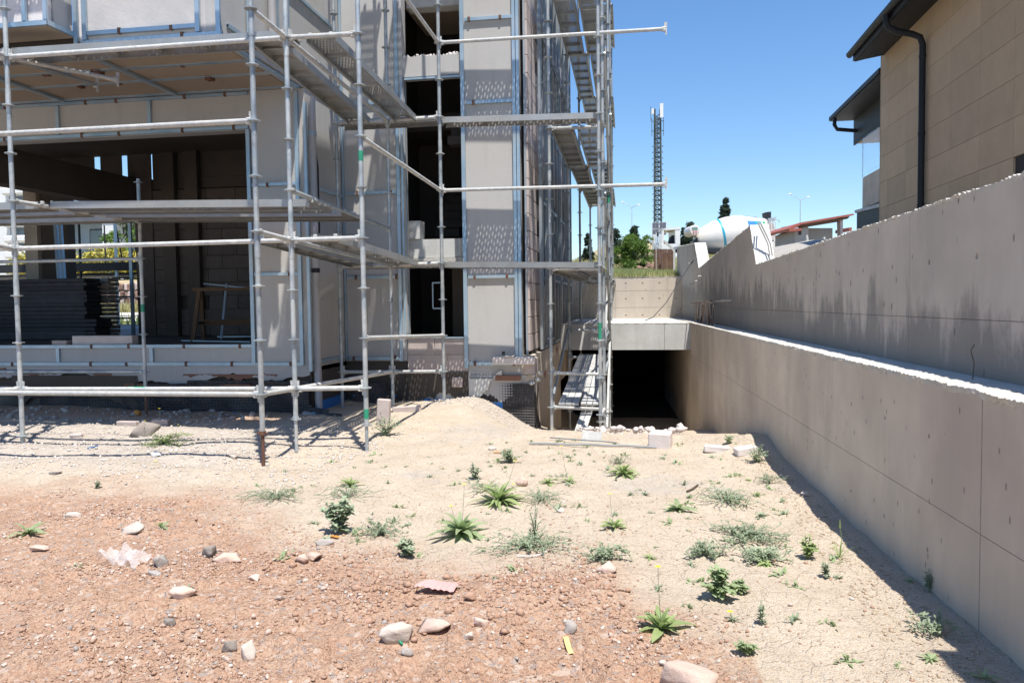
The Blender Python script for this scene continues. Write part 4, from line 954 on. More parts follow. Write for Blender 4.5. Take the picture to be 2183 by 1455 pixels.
fs_ = Scaffold('grey steel scaffold with perforated decks in front of the overhanging storey and stair bay', (-3.5, 7.5, 0))
A_ = fs_
A_.pole('A', -3.458, 6.784, .03, .691, 9); A_.pole('B', -3.455, 7.496, .06, .664, 9); A_.pole('C', -2.724, 7.548, .0, .673, 9)
A_.pole('E', -6.549, 7.444, .04, .649, 9, jack=False); A_.pole('D', -2.698, 10.638, -.02, .569, 9, jack=False)
A_.pole('F', -6.508, 9.531, .08, .653, 3.2); A_.pole('G', -4.191, 10.635, .0, .558, 9, jack=False); A_.pole('H', -3.45, 10.662, .0, .56, 9, jack=False)
A_.pole('A2', -6.53, 6.77, .05, .69, 9); A_.pole('E2', -9.62, 7.40, .05, .65, 9); A_.pole('F2', -9.58, 9.5, .08, .65, 3.2)
for k in (0, 5): A_.led('A2', 'A', k)
for k in (0, 3, 7): A_.led('E', 'B', k); A_.led('E2', 'E', k, mat=m_galv)
for k in (0, 3, 7, 11): A_.led('A', 'B', k); A_.led('B', 'C', k); A_.led('A2', 'E', k)
for k in (0, 3): A_.led('F2', 'F', k, mat=m_galv)
for k in (1, 5, 9): A_.led('C', 'D', k)
for k in (0, 3, 4, 7): A_.led('B', 'H', k, mat=m_dusty if k in (0, 7) else m_galv)
A_.led('E', 'F', 4); A_.led('E2', 'F2', 4)
for k in (0, 3, 7, 11): A_.led('H', 'D', k); A_.led('G', 'H', k)
for k in (5, 9): A_.led('D', (.38, 10.60, .569+.5*k-.03), k, mat=m_dusty)
A_.led('E', (-6.30, 8.55, 4.13), 7, heads=3, mat=m_plank); A_.led('E', (-5.85, 8.30, 4.10), 7, heads=3, mat=m_dusty)
for n, z in (('C', 1.93), ('C', .36), ('D', 1.6), ('F', 1.45), ('C', 2.93)): A_.band(n, z, .10)
MB().tube((-5.3, 7.47, .657), (-5.1, 7.472, .658), TR+.0006, 12, caps=False).build('paint_band', m_green, A_.t, True)
# decks
A_.plank((-6.50, 7.27, 6.22), (-3.46, 7.29, 6.22)); A_.plank((-9.6, 7.27, 6.22), (-6.56, 7.27, 6.22))
for z in (4.25,):
    A_.plank((-6.52, 7.64, z), (-3.46, 7.69, z)); A_.plank((-9.6, 7.62, z), (-6.56, 7.64, z))
for y in (8.08, 8.42, 9.02, 9.36): A_.plank((-6.50, y, 2.70), (-3.46, y+.03, 2.63), holes=y < 9)
for y in (7.92, 8.5, 9.2): A_.plank((-9.56, y, 2.70), (-6.52, y, 2.68), holes=False)
for k, z0, z1 in ((3, 2.21, 2.11), (7, 4.21, 4.11), (11, 6.21, 6.11)):
    A_.plank((-3.13, 7.60, z0), (-3.19, 10.66, z1)); A_.plank((-3.70, 7.60, z0), (-3.86, 10.66, z1), holes=k != 7)
A_.plank((-2.88, 7.6, 6.21), (-2.9, 10.66, 6.11)); A_.plank((-3.46, 7.6, 8.21), (-3.5, 10.66, 8.11)); A_.plank((-3.0, 7.6, 8.21), (-3.0, 10.66, 8.11))
for z in (2.09, 4.08, 6.09): A_.plank((-2.70, 10.86, z), (-.53, 10.84, z-.05))

for z in (4.1, 2.1): A_.plank((-4.2, 10.83, z), (-2.72, 10.83, z), holes=z < 3)
for x, z in ((-3.0, 4.12),): pass

rs_ = Scaffold('narrow steel scaffold running back along the building side, seen end on before the sky', (-.9, 12, -.3))
B_ = rs_
B_.pole('J', -.525, 10.591, -.40, -.008, 9); B_.pole('K', -.504, 11.286, -.42, -.028, 9); B_.pole('I', -1.268, 11.325, -.36, -.008, 9, jack=False)
B_.pole('L', -.548, 14.512, -.8, -.003, 9); B_.pole('L2', -1.285, 14.5, -.8, -.003, 9); B_.pole('M', -.62, 17.6, -1.1, 0, 9); B_.pole('M2', -1.30, 17.6, -1.1, 0, 9, mat=m_galv)
B_.pole('N', -.68, 20.55, 1.2, .5, 9, jack=False); B_.pole('N2', -1.25, 20.55, 1.2, .5, 9, jack=False)
for k in (0, 1, 4, 8, 12): B_.led('I', 'K', k)
for k in (0, 4, 8, 12): B_.led('J', 'K', k)
for k in (1, 2, 4, 8, 12): B_.led('L2', 'L', k, mat=m_galv); 
for k in (4, 8, 12): B_.led('M2', 'M', k, mat=m_galv); B_.led('N2', 'N', k-1, mat=m_galv)
for k in (2, 6, 10): B_.led('K', 'L', k, mat=m_galv); B_.led('L', 'M', k, mat=m_galv); 
for k in (0, 1): B_.led('K', 'L', k+1, mat=m_galv); B_.led('L', 'M', k+1, mat=m_galv)
for z in (2.03, 4.03, 6.03, 8.03):
    for x, hl in ((-.70, True), (-1.07, z > 5)):
        for y0, y1 in ((11.32, 14.5), (14.54, 17.58), (17.64, 20.5)): B_.plank((x, y0, z-.03), (x-.05, y1, z-.01), holes=hl, W=.315)
B_.diag((-.48, 11.3, 3.05), (-.52, 14.45, .55)); B_.diag((-.50, 14.5, 4.9), (-.58, 17.5, 2.6)); B_.diag((-.47, 11.3, 5.0), (-.53, 14.4, 3.5)); B_.diag((-1.27, 11.35, .05), (-1.30, 14.4, 1.0)); B_.diag((-.50, 11.3, .9), (-.56, 14.4, 1.9), m_dusty); B_.diag((-.47, 11.3, -.3), (-.53, 14.4, .95), m_dusty)
B_.diag((-1.15, 17.6, -.9), (-.9, 14.6, .45), m_galv)
B_.band('J', .98, .25); B_.band('L', 3.3, .15)
# short clamps lying on the deck edge
for x in (-.78, -.62): MB().bbox(x-.035, x+.035, 11.25, 11.31, 4.03, 4.07, b=.012).build('coupler', m_dusty, rs_.t)
# planks leaning inside the side scaffold, lengths of steel on the ground
def loose_plank(A, B, W, label, n):
    t = thing('leaning_plank', A, label, 'plank'); A, B = Vector(A), Vector(B); d = B-A; L_ = d.length
    R3 = Matrix((d.normalized(), Vector((0,0,1)).cross(d).normalized(), d.cross(Vector((0,0,1)).cross(d)).normalized())).transposed()
    for i in range(n):
        mb = MB(); w = W/n; y0 = -W/2+i*w
        mb.bbox(0, L_, y0+.004, y0+w-.004, -.02, .012, b=.004)
        for q in range(int(L_/.45)): mb.box(.2+q*.45, .205+q*.45, y0+.004, y0+w-.004, .0125, .016)
        put('board', mb.mesh('board', m_dusty), t, (0,0,0), R3, local=True)
loose_plank((-1.02, 11.30, .04), (-.96, 14.5, .54), .30, 'spattered boards sloping up through the side scaffold, left one of the pair', 3)
loose_plank((-.72, 11.32, .04), (-.72, 14.5, .54), .26, 'spattered boards sloping up through the side scaffold, brighter one near the front pole', 3)
loose_plank((-.86, 10.75, -.40), (-.74, 11.6, .0), .17, 'short spattered board propped on rubble at the scaffold foot', 2)
# ------------------------------------------------------------------ vegetation helpers
m_leaf = pmat('fresh green leaf', (.36,.43,.24), (.27,.34,.18), 20, .6, trans=(.30,.42,.16), rand=.15)
m_leafg = pmat('grey green leaf', (.38,.44,.30), (.29,.355,.23), 20, .75, trans=(.32,.40,.24), rand=.2)
m_leafl = pmat('light green leaf', (.36,.43,.19), (.28,.36,.14), 20, .6, trans=(.30,.42,.14), rand=.15)
m_pine = pmat('dark pine foliage', (.035,.06,.03), (.025,.045,.025), 9, .8)
m_willow = pmat('bright shrub foliage', (.12,.20,.035), (.08,.15,.03), 9, .7, trans=(.2,.32,.05))
m_yellow = pmat('yellow flower', (.75,.60,.03), (.65,.5,.03), 9, .6)
m_yhedge = pmat('golden hedge foliage', (.50,.42,.05), (.28,.26,.05), 3, .7)
m_drygrass = pmat('dry straw grass', (.42,.37,.18), (.28,.29,.11), .8, .85)
m_bark = pmat('bark', (.10,.075,.05), None, 9, .9)
def leaf_cloud(centres, n, size, seed, droop=0.):
    """many small two-triangle leaves spread through ellipsoid clumps: centres = [(c, (rx, ry, rz)), ...]"""
    rs = np.random.RandomState(seed); V = []; 
    w = np.array([r[0]*r[1]*r[2] for _, r in centres])**.6; w /= w.sum()
    idx = rs.choice(len(centres), n, p=w)
    C = np.array([c for c, _ in centres])[idx]; Rr = np.array([r for _, r in centres])[idx]
    d = rs.normal(size=(n,3)); d /= np.linalg.norm(d, axis=1)[:,None]
    p = C + d*Rr*(rs.rand(n,1)**.42)*(1+.18*rs.normal(size=(n,1)))
    a = rs.normal(size=(n,3)); a[:,2] -= droop; a /= np.linalg.norm(a, axis=1)[:,None]
    b = np.cross(a, rs.normal(size=(n,3))); b /= np.linalg.norm(b, axis=1)[:,None]
    s = size*(.5+rs.rand(n,1)); 
    V = np.stack([p-a*s, p-b*s*.32, p+a*s, p+b*s*.32], 1).reshape(-1, 3); F_ = np.arange(4*n).reshape(n, 4)
    return V, F_
def tree(name, base, h, w, label, mat, leaves=2500, size=.09, group=None, conical=False, seed=1, trunk=.25, clumps=26):
    t = thing(name, base, label, 'tree' if 'shrub' not in name else 'shrub', group); rs = random.Random(seed); base = Vector(base)
    cs = []; mb = MB(); mb.path([base, base+Vector((.03*h*rs.uniform(-1,1), 0, h*.35)), base+Vector((.04*h*rs.uniform(-1,1), 0, h*.9))], [h*.028, h*.02, h*.006], 7)
    for i in range(clumps):
        f = rs.random(); z = trunk*h+(1-trunk)*h*f; r = w/2*((1-f)**.8*1.0+.08 if conical else math.sqrt(max(.05, 1-(2*f-.9)**2)))
        a = rs.random()*6.28; q = rs.random()**.5
        c = base+Vector((math.cos(a)*r*q, math.sin(a)*r*q, z)); k = (w*.12 if conical else w*.13)*rs.uniform(.6, 1.3)
        cs.append((tuple(c), (k, k, k*(.7 if conical else .8))))
        if i % 3 == 0: mb.path([base+Vector((0,0,z*.7)), base.lerp(c, .6)+Vector((0,0,.03*h)), c], [h*.012, h*.008, h*.003], 5)
    if conical: cs.append((tuple(base+Vector((0,0,h*.97))), (w*.05, w*.05, h*.07)))
    mb.build('trunk', m_bark, t)
    V, F_ = leaf_cloud(cs, leaves, size, seed)
    V = V-np.array(base); put('crown', np_mesh('crown', V, F_, mat), t, base)
    return t
def cdir(px, d):
    """ground position at camera depth d under pixel column px"""
    q = ray(px, 640); q.z = 0; f2 = Vector((-math.sin(TH), math.cos(TH), 0)); k = d/q.dot(f2); return q*k
def on_hill(px, d): p = cdir(px, d); return Vector((p.x, p.y, hh(p.x, p.y)))

# bushes and pines: placed on the slope, height set by where their tops stand against the sky
def planted(name, px, d, pytop, wpx, label, mat, **kw):
    p = on_hill(px, d); q = ray(px, pytop); f2 = Vector((-math.sin(TH), math.cos(TH), 0)); top = (CAMP+q*(d/q.dot(f2))).z
    return tree(name, p-Vector((0,0,.1)), top-p.z+.1, wpx*d/FPX, label, mat, **kw)
planted('green_shrub', 1345, 27, 506, 74, 'bright green leafy shrub on the grass slope above the far concrete wall', m_willow, leaves=9000, size=.045, clumps=60, trunk=.12, seed=5)
planted('green_shrub', 1380, 36, 500, 40, 'paler wispy shrub between the bright shrub and the grey cabinet', m_willow, leaves=2500, size=.05, clumps=30, trunk=.12, seed=15)
planted('pine_tree', 1352, 44, 484, 44, 'dark young pine right behind the bright green shrub', m_pine, leaves=7000, size=.07, conical=True, clumps=70, seed=6, trunk=.1)
planted('pine_tree', 1312, 46, 490, 44, 'dark young pine partly hidden behind the outer scaffold poles', m_pine, leaves=7000, size=.07, conical=True, clumps=70, seed=7, trunk=.1)
planted('pine_tree', 1254, 48, 500, 28, 'small dark pine seen between the inner scaffold poles', m_pine, leaves=5000, size=.07, conical=True, clumps=60, seed=8, trunk=.15)
planted('pine_tree', 1470, 70, 478, 46, 'dark bushy pine between truck cab and mixer drum', m_pine, leaves=9000, size=.10, conical=False, seed=9, trunk=.1, clumps=70)
planted('cypress_tree', 1547, 90, 425, 38, 'tall narrow dark conifer rising behind the white mixer drum', m_pine, leaves=14000, size=.12, conical=True, seed=10, trunk=.05, clumps=130)
planted('green_shrub', 1674, 72, 486, 30, 'leafy green bush behind the mixer truck ladder', m_pine, leaves=5000, size=.10, seed=11, trunk=.05, clumps=50)
planted('green_shrub', 1700, 78, 494, 36, 'low green bush between the truck and the red roofed hut', m_willow, leaves=5000, size=.10, seed=13, trunk=.05, clumps=50)
# dry grass covering the slope (uncountable)
def grass_field(name, n, xr, yr, h, mat, hf, seed, spread=.012, mask=None):
    rs = np.random.RandomState(seed); X = rs.uniform(*xr, n); Y = rs.uniform(*yr, n)
    if mask is not None: k = mask(X, Y); X, Y = X[k], Y[k]; n = len(X)
    Z = hf(X, Y); H = h*(.4+rs.rand(n)); a = rs.rand(n)*6.28; w = spread*(.6+rs.rand(n)); lx = rs.normal(size=n)*.25*H; ly = rs.normal(size=n)*.25*H
    V = np.stack([np.stack([X-np.cos(a)*w, Y-np.sin(a)*w, Z-.02], -1), np.stack([X+np.cos(a)*w, Y+np.sin(a)*w, Z-.02], -1), np.stack([X+lx, Y+ly, Z+H], -1)], 1).reshape(-1, 3)
    return tag(put(name, np_mesh(name, V, np.arange(3*n).reshape(n, 3), mat), None, (0,0,0)), kind='stuff')
grass_field('dry_grass', 26000, (-1.5, 3.0), (20.4, 34), .13, m_drygrass, hill_h, 1, .014)
grass_field('dry_grass', 16000, (-6, 6), (34, 60), .35, m_drygrass, hill_h, 2, .03)
grass_field('green_grass', 9000, (-1.2, 1.8), (20.4, 27), .16, m_leafl, hill_h, 3, .008)
# reddish stone heap on the slope
rs = random.Random(4); p0 = on_hill(1385, 27)
PROTO = [hull_mesh(100+i, 11+i % 6, False) for i in range(24)]
def scatter_rocks(name, pts, sizes, mat, seed=0, sink=.25, kind='stuff', parent=None):
    rs = np.random.RandomState(seed); Vs = []; Fs = []; b = 0
    sizes = np.minimum(np.asarray(sizes, float), 2.3*float(np.median(sizes)))
    for (x, y, z), s in zip(pts, sizes):
        V, F_ = PROTO[rs.randint(len(PROTO))]; q = rs.rand()*6.28; c, s_ = math.cos(q), math.sin(q)
        k = np.array([s*(.7+.6*rs.rand()), s*(.7+.6*rs.rand()), s*(.5+.5*rs.rand())])
        t = rs.normal()*.35; W = V*k; W = np.stack([W[:,0], W[:,1]*math.cos(t)-W[:,2]*math.sin(t), W[:,1]*math.sin(t)+W[:,2]*math.cos(t)], -1)
        W = np.stack([W[:,0]*c-W[:,1]*s_, W[:,0]*s_+W[:,1]*c, W[:,2]], -1)+np.array([x, y, z+k[2]*(1-2*sink)*.75])
        Vs.append(W); Fs.append(F_+b); b += len(W)
    o = put(name, np_mesh(name, np.concatenate(Vs), np.concatenate(Fs), mat), parent, (0,0,0)); return tag(o, kind=kind)
m_rubred = pmat('reddish rubble', (.30,.19,.14), (.22,.13,.10), 2, .95)
pts = []; 
for i in range(240):
    x, y = p0.x+rs.gauss(0, .55), p0.y+rs.gauss(0, .6); pts.append((x, y, hh(x, y)+rs.random()*.25*max(0, 1-abs(x-p0.x))))
scatter_rocks('stone_heap', pts, [rs.uniform(.05, .10) for _ in pts], m_rubred, 3)
# chain fence end with rusty sheet and bent concrete posts
p = on_hill(1415, 23.5); fe = thing('fence', p, 'rusty corrugated fence end with bent pale posts beside the far wall', 'fence')
zt = p.z
for i in range(9):
    x = p.x-.22+i*.045*(1); y = p.y+i*.35
    mb = MB(); mb.path([(x, y, zt-.3), (x, y, zt+.80), (x-.26, y-.05, zt+1.06)], .011, 6); mb.build('post', m_concg if i in (0,) else m_galv, fe)
for i in range(14):
    x = p.x-.28+i*.042; y = p.y+.2+i*.02
    MB().box(x, x+.038, y+(i % 2)*.03, y+(i % 2)*.03+.012, zt-.4, zt+.78).build('rusty_sheet', m_rust, fe)
MB().prism([(p.x+.28, zt-.4), (p.x+.34, zt-.4), (p.x+.34, zt+.72), (p.x+.04, zt+1.02), (p.x-.01, zt+.98), (p.x+.28, zt+.69)], 'y', p.y-.02, p.y+.06).build('corner_post', m_concg, fe)

# ------------------------------------------------------------------ telecom tower, cabinets, lamps
m_lattice = pmat('galvanised lattice', (.07,.085,.085), (.05,.065,.06), 2, .6)
m_whitep = pmat('white paint', (.72,.72,.70), (.64,.64,.62), 1.5, .4, spec=.5)
pt = on_hill(1403, 84); D_ = 84
def zpix(py, d): return CAMH+(652.5-.0123*(1403-1091)-5.2-py)/FPX*d*1.0
tw = thing('telecom_mast', pt, 'tall lattice telecom mast with white antenna panels above the truck cab', 'mast'); zt = 1.5+(642-238)/FPX*D_; W2 = .36
for sx in (-1, 1):
    for sy in (-1, 1): MB().tube((pt.x+sx*W2, pt.y+sy*W2, pt.z), (pt.x+sx*W2*.8, pt.y+sy*W2*.8, zt), .10, 6).build('leg', m_lattice, tw)
mb = MB(); z = pt.z; k = 0
while z < zt-.5:
    f = 1-.2*(z-pt.z)/(zt-pt.z); w = W2*f
    for (a, b) in (((-w,-w),(w,-w)),((w,-w),(w,w)),((w,w),(-w,w)),((-w,w),(-w,-w))):
        mb.bar((pt.x+a[0], pt.y+a[1], z), (pt.x+b[0], pt.y+b[1], z), .09, .09); mb.bar((pt.x+a[0], pt.y+a[1], z), (pt.x+b[0], pt.y+b[1], z+.5), .08, .08)
    z += .5
mb.build('bracing', m_lattice, tw)
mb = MB(); z = pt.z+2
while z < zt-3.5: mb.box(pt.x-.56, pt.x-.5, pt.y-.5, pt.y+.1, z, z+.04); mb.box(pt.x+.5, pt.x+.56, pt.y-.5, pt.y+.1, z, z+.04); mb.box(pt.x-.56, pt.x+.56, pt.y-.53, pt.y-.5, z, z+.04); z += .62
mb.build('ladder_cage', m_lattice, tw)
MB().box(pt.x+.24, pt.x+.58, pt.y-.7, pt.y-.45, zt-1.0, zt+.45).build('antenna_panel', m_whitep, tw); MB().box(pt.x-.62, pt.x-.38, pt.y-.7, pt.y-.5, zt-.6, zt-.05).build('antenna_panel', m_whitep, tw)
MB().tube((pt.x-.7, pt.y-.6, zt-1.3), (pt.x-.7, pt.y-.6, zt+.2), .03, 6).build('whip_antenna', m_lattice, tw)
for z in (zt-1.4, zt-2.4): MB().box(pt.x-.62, pt.x+.62, pt.y-.66, pt.y-.60, z, z+.07).build('antenna_frame', m_lattice, tw)
for x in (-.6, -.2, .2, .6): MB().box(pt.x+x-.03, pt.x+x+.03, pt.y-.66, pt.y-.60, zt-2.9, zt-1.0).build('antenna_frame', m_lattice, tw)
d = 64; pc = on_hill(1406, d); s_ = d/FPX
sp_ = thing('solar_panel', pc, 'four dark solar panels on a frame at the mast foot', 'solar panel'); zc = 1.5+(642-500)*s_
m_solar = pmat('solar cell', (.10,.10,.13), (.13,.13,.16), 3, .3)
for i in range(2):
    for j in range(2):
        f = MB().box(pc.x-14.5*s_+i*15*s_, pc.x-.5*s_+i*15*s_, pc.y-.05, pc.y, zc+j*14*s_-1*s_, zc+j*14*s_+12*s_).build('panel_frame', m_whitep, sp_)
        for a in range(2):
            for b in range(2): MB().box(pc.x-14.5*s_+i*15*s_+.5*s_+a*6.6*s_, pc.x-14.5*s_+i*15*s_+6.8*s_+a*6.6*s_, pc.y-.06, pc.y-.052, zc+j*14*s_-.5*s_+b*6.1*s_, zc+j*14*s_+5.3*s_+b*6.1*s_).build('cell', m_solar, f)
MB().box(pc.x-.3, pc.x-.2, pc.y, pc.y+.1, pc.z, zc+10*s_).build('mount', m_lattice, sp_)
for x0 in (-20, 16): 
    for q in range(4): MB().box(pc.x+x0*s_, pc.x+(x0+5)*s_, pc.y+.02, pc.y+.06, zc+q*7*s_, zc+(q*7+.8)*s_).build('ladder_rung', m_whitep, sp_)
    for q in (0, 5): MB().box(pc.x+(x0+q)*s_, pc.x+(x0+q+.7)*s_, pc.y+.02, pc.y+.06, zc-6*s_, zc+28*s_).build('side_rail', m_whitep, sp_)
cb = thing('equipment_cabinet', pc+Vector((-.2,-.6,0)), 'pale grey equipment cabinet under the solar panels', 'cabinet')
MB().bbox(pc.x-15*s_, pc.x+6*s_, pc.y-1.2, pc.y-.4, 1.5+(642-560)*s_, zc-2*s_, b=.03).build('body', m_concg, cb); MB().bbox(pc.x-10*s_, pc.x-1*s_, pc.y-1.2, pc.y-.5, pc.z-.5, 1.5+(642-562)*s_, b=.03).build('pedestal', m_whitep, cb)
MB().box(pc.x-13*s_, pc.x+4*s_, pc.y-1.23, pc.y-1.2, zc-22*s_, zc-4*s_).build('door', m_concg, cb)
def lamp_post(px, pyt, d, label):
    b = on_hill(px, d); zt = 1.5+(642-pyt)/FPX*d
    t = thing('street_lamp', b, label, 'street lamp', 'twin headed street lamps on the skyline')
    MB().tube(b, (b.x, b.y, zt-.4), .06, 8, r1=.04).build('pole', m_galv, t)
    for s, k in ((-1, 1.15), (1, .85)):
        MB().path([(b.x, b.y, zt-.45), (b.x+s*.5*k, b.y, zt-.2+.2*(s < 0)), (b.x+s*1.1*k, b.y, zt+.45*(s < 0)-.05)], .035, 6).build('arm', m_galv, t)
        MB().bbox(b.x+s*1.1*k-.2, b.x+s*1.1*k+.2, b.y-.1, b.y+.1, zt+.45*(s < 0)-.12, zt+.45*(s < 0)+.02, b=.05).build('lamp_head', m_whitep, t)
lamp_post(1348, 436, 110, 'distant twin headed street lamp left of the telecom mast')
lamp_post(1705, 424, 100, 'distant twin headed street lamp above the red roofed hut')

# ------------------------------------------------------------------ concrete mixer truck
m_drum = pmat('white drum paint', (.74,.72,.69), (.66,.63,.58), .8, .35, c3=(.56,.50,.43), c3scale=.5, c3amt=.35)
m_teal = pmat('turquoise stripe', (.02,.30,.45), (.02,.36,.42), 1, .4)
m_bluel = pmat('blue violet livery', (.06,.11,.50), (.03,.30,.42), .5, .4)
m_grnl = pmat('green livery', (.05,.40,.16), None, 1, .4)
m_tyre = pmat('tyre rubber', (.03,.03,.03), (.05,.048,.045), 4, .9)
D_ = 51.5; s_ = D_/FPX; tb = on_hill(1445, D_)
tr = thing('mixer_truck', tb, 'white concrete mixer truck with turquoise band on its drum, parked behind the wall', 'truck')
axx = Vector((math.cos(TH), math.sin(TH), 0)); axy = Vector((-math.sin(TH), math.cos(TH), 0)); Z0 = 1.5+(640.5-566)*s_
def TP(px, py, dy=0.):                                   # point of the truck's near side plane, dy metres further back
    q = ray(px, py); return CAMP + q*(D_/q.dot(axy)) + axy*dy
def tprism(name, poly, d0, d1, mat, parent=tr, smooth=False):
    mb = MB(); n = len(poly); vs = [TP(x, y, d0) for x, y in poly]+[TP(x, y, d1) for x, y in poly]
    mb.add(vs, [tuple(range(n))[::-1], tuple(range(n, 2*n))]+[(i,(i+1)%n,n+(i+1)%n,n+i) for i in range(n)]); return mb.build(name, mat, parent, smooth)
# cab: roof, back wall, pillars, door lower panel, bonnet, far side
cab = tprism('cab_back', [(1439,486),(1450,485),(1450,520),(1449,524),(1440,520)], 0, 2.2, m_whitep)
tprism('cab_roof', [(1415,487),(1448,483.5),(1450,487),(1450,489),(1417,490.5)], -.02, 2.22, m_whitep)
tprism('pillar', [(1411,490),(1416,488.5),(1415,520),(1410.5,520)], .02, .10, m_whitep); tprism('pillar', [(1411,490),(1416,488.5),(1415,520),(1410.5,520)], 2.1, 2.18, m_whitep)
tprism('cab_side', [(1408,520),(1450,519),(1450,524),(1440,526),(1430,530),(1424,538),(1408,540)], 0, .06, m_whitep)
tprism('cab_front', [(1406,518),(1410,517),(1410,548),(1405,548)], 0, 2.2, m_whitep); tprism('cab_floor', [(1406,546),(1424,546),(1424,549),(1406,549)], 0, 2.2, m_black)
tprism('cab_far_side', [(1408,520),(1450,519),(1450,540),(1408,540)], 2.15, 2.2, m_whitep)
tprism('seat', [(1428,519),(1432,505),(1437,500),(1439,501),(1439,522),(1426,522)], .4, .9, m_black); tprism('dashboard', [(1410,516),(1416,515),(1419,520),(1418,524),(1410,524)], .1, 2.1, m_black)
tprism('steering_wheel', [(1417,512),(1421,516),(1421.7,515),(1418,511)], .4, .8, m_black)
m_wind = pmat('cab window glass', (.10,.13,.15), None, 1, .08, spec=1)
tprism('windscreen', [(1406.5,518),(1407.3,518),(1411.4,490),(1410.6,490)], .05, 2.15, m_glass)
tprism('mirror', [(1399,497),(1402,494),(1403,504),(1400,505)], -.25, -.1, m_black); tprism('mirror_arm', [(1402,496),(1412,492),(1412,493),(1402,497.5)], -.2, -.16, m_black)
arch = [(1424.5,548),(1426,538),(1431,530),(1438,526),(1450,523),(1450,529),(1440,531),(1433,537),(1429,548)]
tprism('wheel_arch', arch, -.05, .12, m_galv)
def wheel(px, py, r, d0=.05, d1=.38):
    c0, c1 = TP(px, py, d0), TP(px, py, d1); w = MB().tube(c0, c1, r, 24).build('wheel', m_tyre, tr, True)
    MB().tube(c0-axy*.01, c0+axy*.02, r*.56, 18).build('rim', m_whitep, w); MB().tube(c0-axy*.05, c0, r*.2, 10).build('hub', m_whitep, w)
wheel(1441, 547, .50); wheel(1452+10, 549, .48)
for px in (1602, 1634): wheel(px, 552, .5); 
tprism('chassis', [(1450,531),(1655,528),(1655,536),(1450,539)], .25, .5, m_black); tprism('chassis', [(1450,531),(1655,528),(1655,536),(1450,539)], 1.7, 1.95, m_black)
tprism('tool_box', [(1480,528),(1488,527),(1488,537),(1480,537)], 0, .5, m_whitep); tprism('side_rail', [(1490,529),(1500,528),(1500,540),(1490,541)], -.02, .3, m_black)
# water tank with number
ca_, cb_ = TP(1480, 491, -.1), TP(1480, 490, 1.6)
wt = MB().tube(ca_, cb_, 11*s_, 28).build('water_tank', m_drum, tr, True)
MB().tube(ca_-(cb_-ca_).normalized()*.05, ca_, 9.5*s_, 28, r1=11*s_).build('tank_cap', m_drum, wt, True)
def flat_text(body, size, mat, loc, name):
    cu_ = bpy.data.curves.new('txt', 'FONT'); cu_.body = body; cu_.size = size; cu_.align_x = 'CENTER'; cu_.extrude = .004
    to = bpy.data.objects.new('txt', cu_); COL.objects.link(to); dg = bpy.context.evaluated_depsgraph_get()
    me = bpy.data.meshes.new_from_object(to.evaluated_get(dg)); bpy.data.objects.remove(to); me.materials.clear(); me.materials.append(mat)
    return me
m_redp = pmat('red lettering', (.55,.03,.03), None, 1, .5); m_grnp = pmat('green lettering', (.10,.30,.25), None, 1, .5)
def put_text(body, size, mat, loc, parent):
    me = flat_text(body, size, mat, loc, 'lettering'); o = put('lettering', me, parent, loc); o.rotation_euler = (math.pi/2, 0, TH); return o
put_text('22', 8.5*s_*1.2, m_redp, ca_-axy*.08-Vector((0,0,8.0*s_)), wt)
for q_ in range(6): c_ = ca_-axy*.075+axx*((q_-2.5)*2.0*s_)+Vector((0,0,1.6*s_)); mb = MB(); mb.add([c_+axx*a*s_+Vector((0,0,b*s_)) for a, b in ((-.85,0),(.85,0),(.85,4.2),(-.85,4.2))], [(0,1,2,3)]); mb.build('paint_mark', m_grnp, wt)
# drum as a lathe about its sloping axis, painted bands are their own rings
a0, a1 = TP(1489, 512, 1.1), TP(1646, 478.5, 1.1); ax_ = (a1-a0); LD = ax_.length; axn = ax_.normalized(); e1 = axn.orthogonal().normalized(); e2 = axn.cross(e1)
prof = [(0,.0),(0,.35),(.02,.56),(.05,.68),(.27,1.06),(.31,1.10),(.36,1.13),(.46,1.17),(.56,1.16),(.66,1.09),(.85,.76),(1.0,.52),(1.0,0)]
def drum_r(f):
    for (a, ra), (b, rb) in zip(prof[1:], prof[2:]):
        if a <= f <= b and b > a: return lerp(ra, rb, (f-a)/(b-a))
    return .5
def lathe(pr_, off=0., a0_=0, a1_=2*math.pi, n=40):
    mb = MB(); vs = []; fs = []; full = abs(a1_-a0_-2*math.pi) < 1e-6; m = n if full else n+1
    for f, r in pr_:
        for i in range(m):
            q = a0_+(a1_-a0_)*i/n; vs.append(a0+axn*(LD*f)+(e1*math.cos(q)+e2*math.sin(q))*(r+off))
    for k in range(len(pr_)-1):
        for i in range(n): j = (i+1) % m; fs.append((k*m+i, k*m+j, (k+1)*m+j, (k+1)*m+i))
    return mb.add(vs, fs)
drum = lathe(prof).build('drum', m_drum, tr, True)
for f0, f1, mt in ((.335, .365, m_teal), (.86, .865, m_plank), (.985, .995, m_plank)):
    lathe([(f0, drum_r(f0)-.02), (f0, drum_r(f0)+.006), (f1, drum_r(f1)+.006), (f1, drum_r(f1)-.02)], .006 if mt is m_teal else .03).build('band', mt, drum, True)
fa = math.atan2((-axy).dot(e2), (-axy).dot(e1))           # angle of the side that faces the camera
up_ = math.atan2(Vector((0,0,1)).dot(e2), Vector((0,0,1)).dot(e1)); sgn = 1 if math.sin(up_-fa) > 0 else -1
lathe([(f, drum_r(f)) for f in (.70,.75,.81,.87,.90)], .008, fa+sgn*.10, fa+sgn*.62, 12).build('livery_patch', m_bluel, drum, True)
lathe([(f, drum_r(f)) for f in (.81,.87,.90)], .010, fa+sgn*.10, fa+sgn*.62, 12).build('livery_patch', m_teal, drum, True)
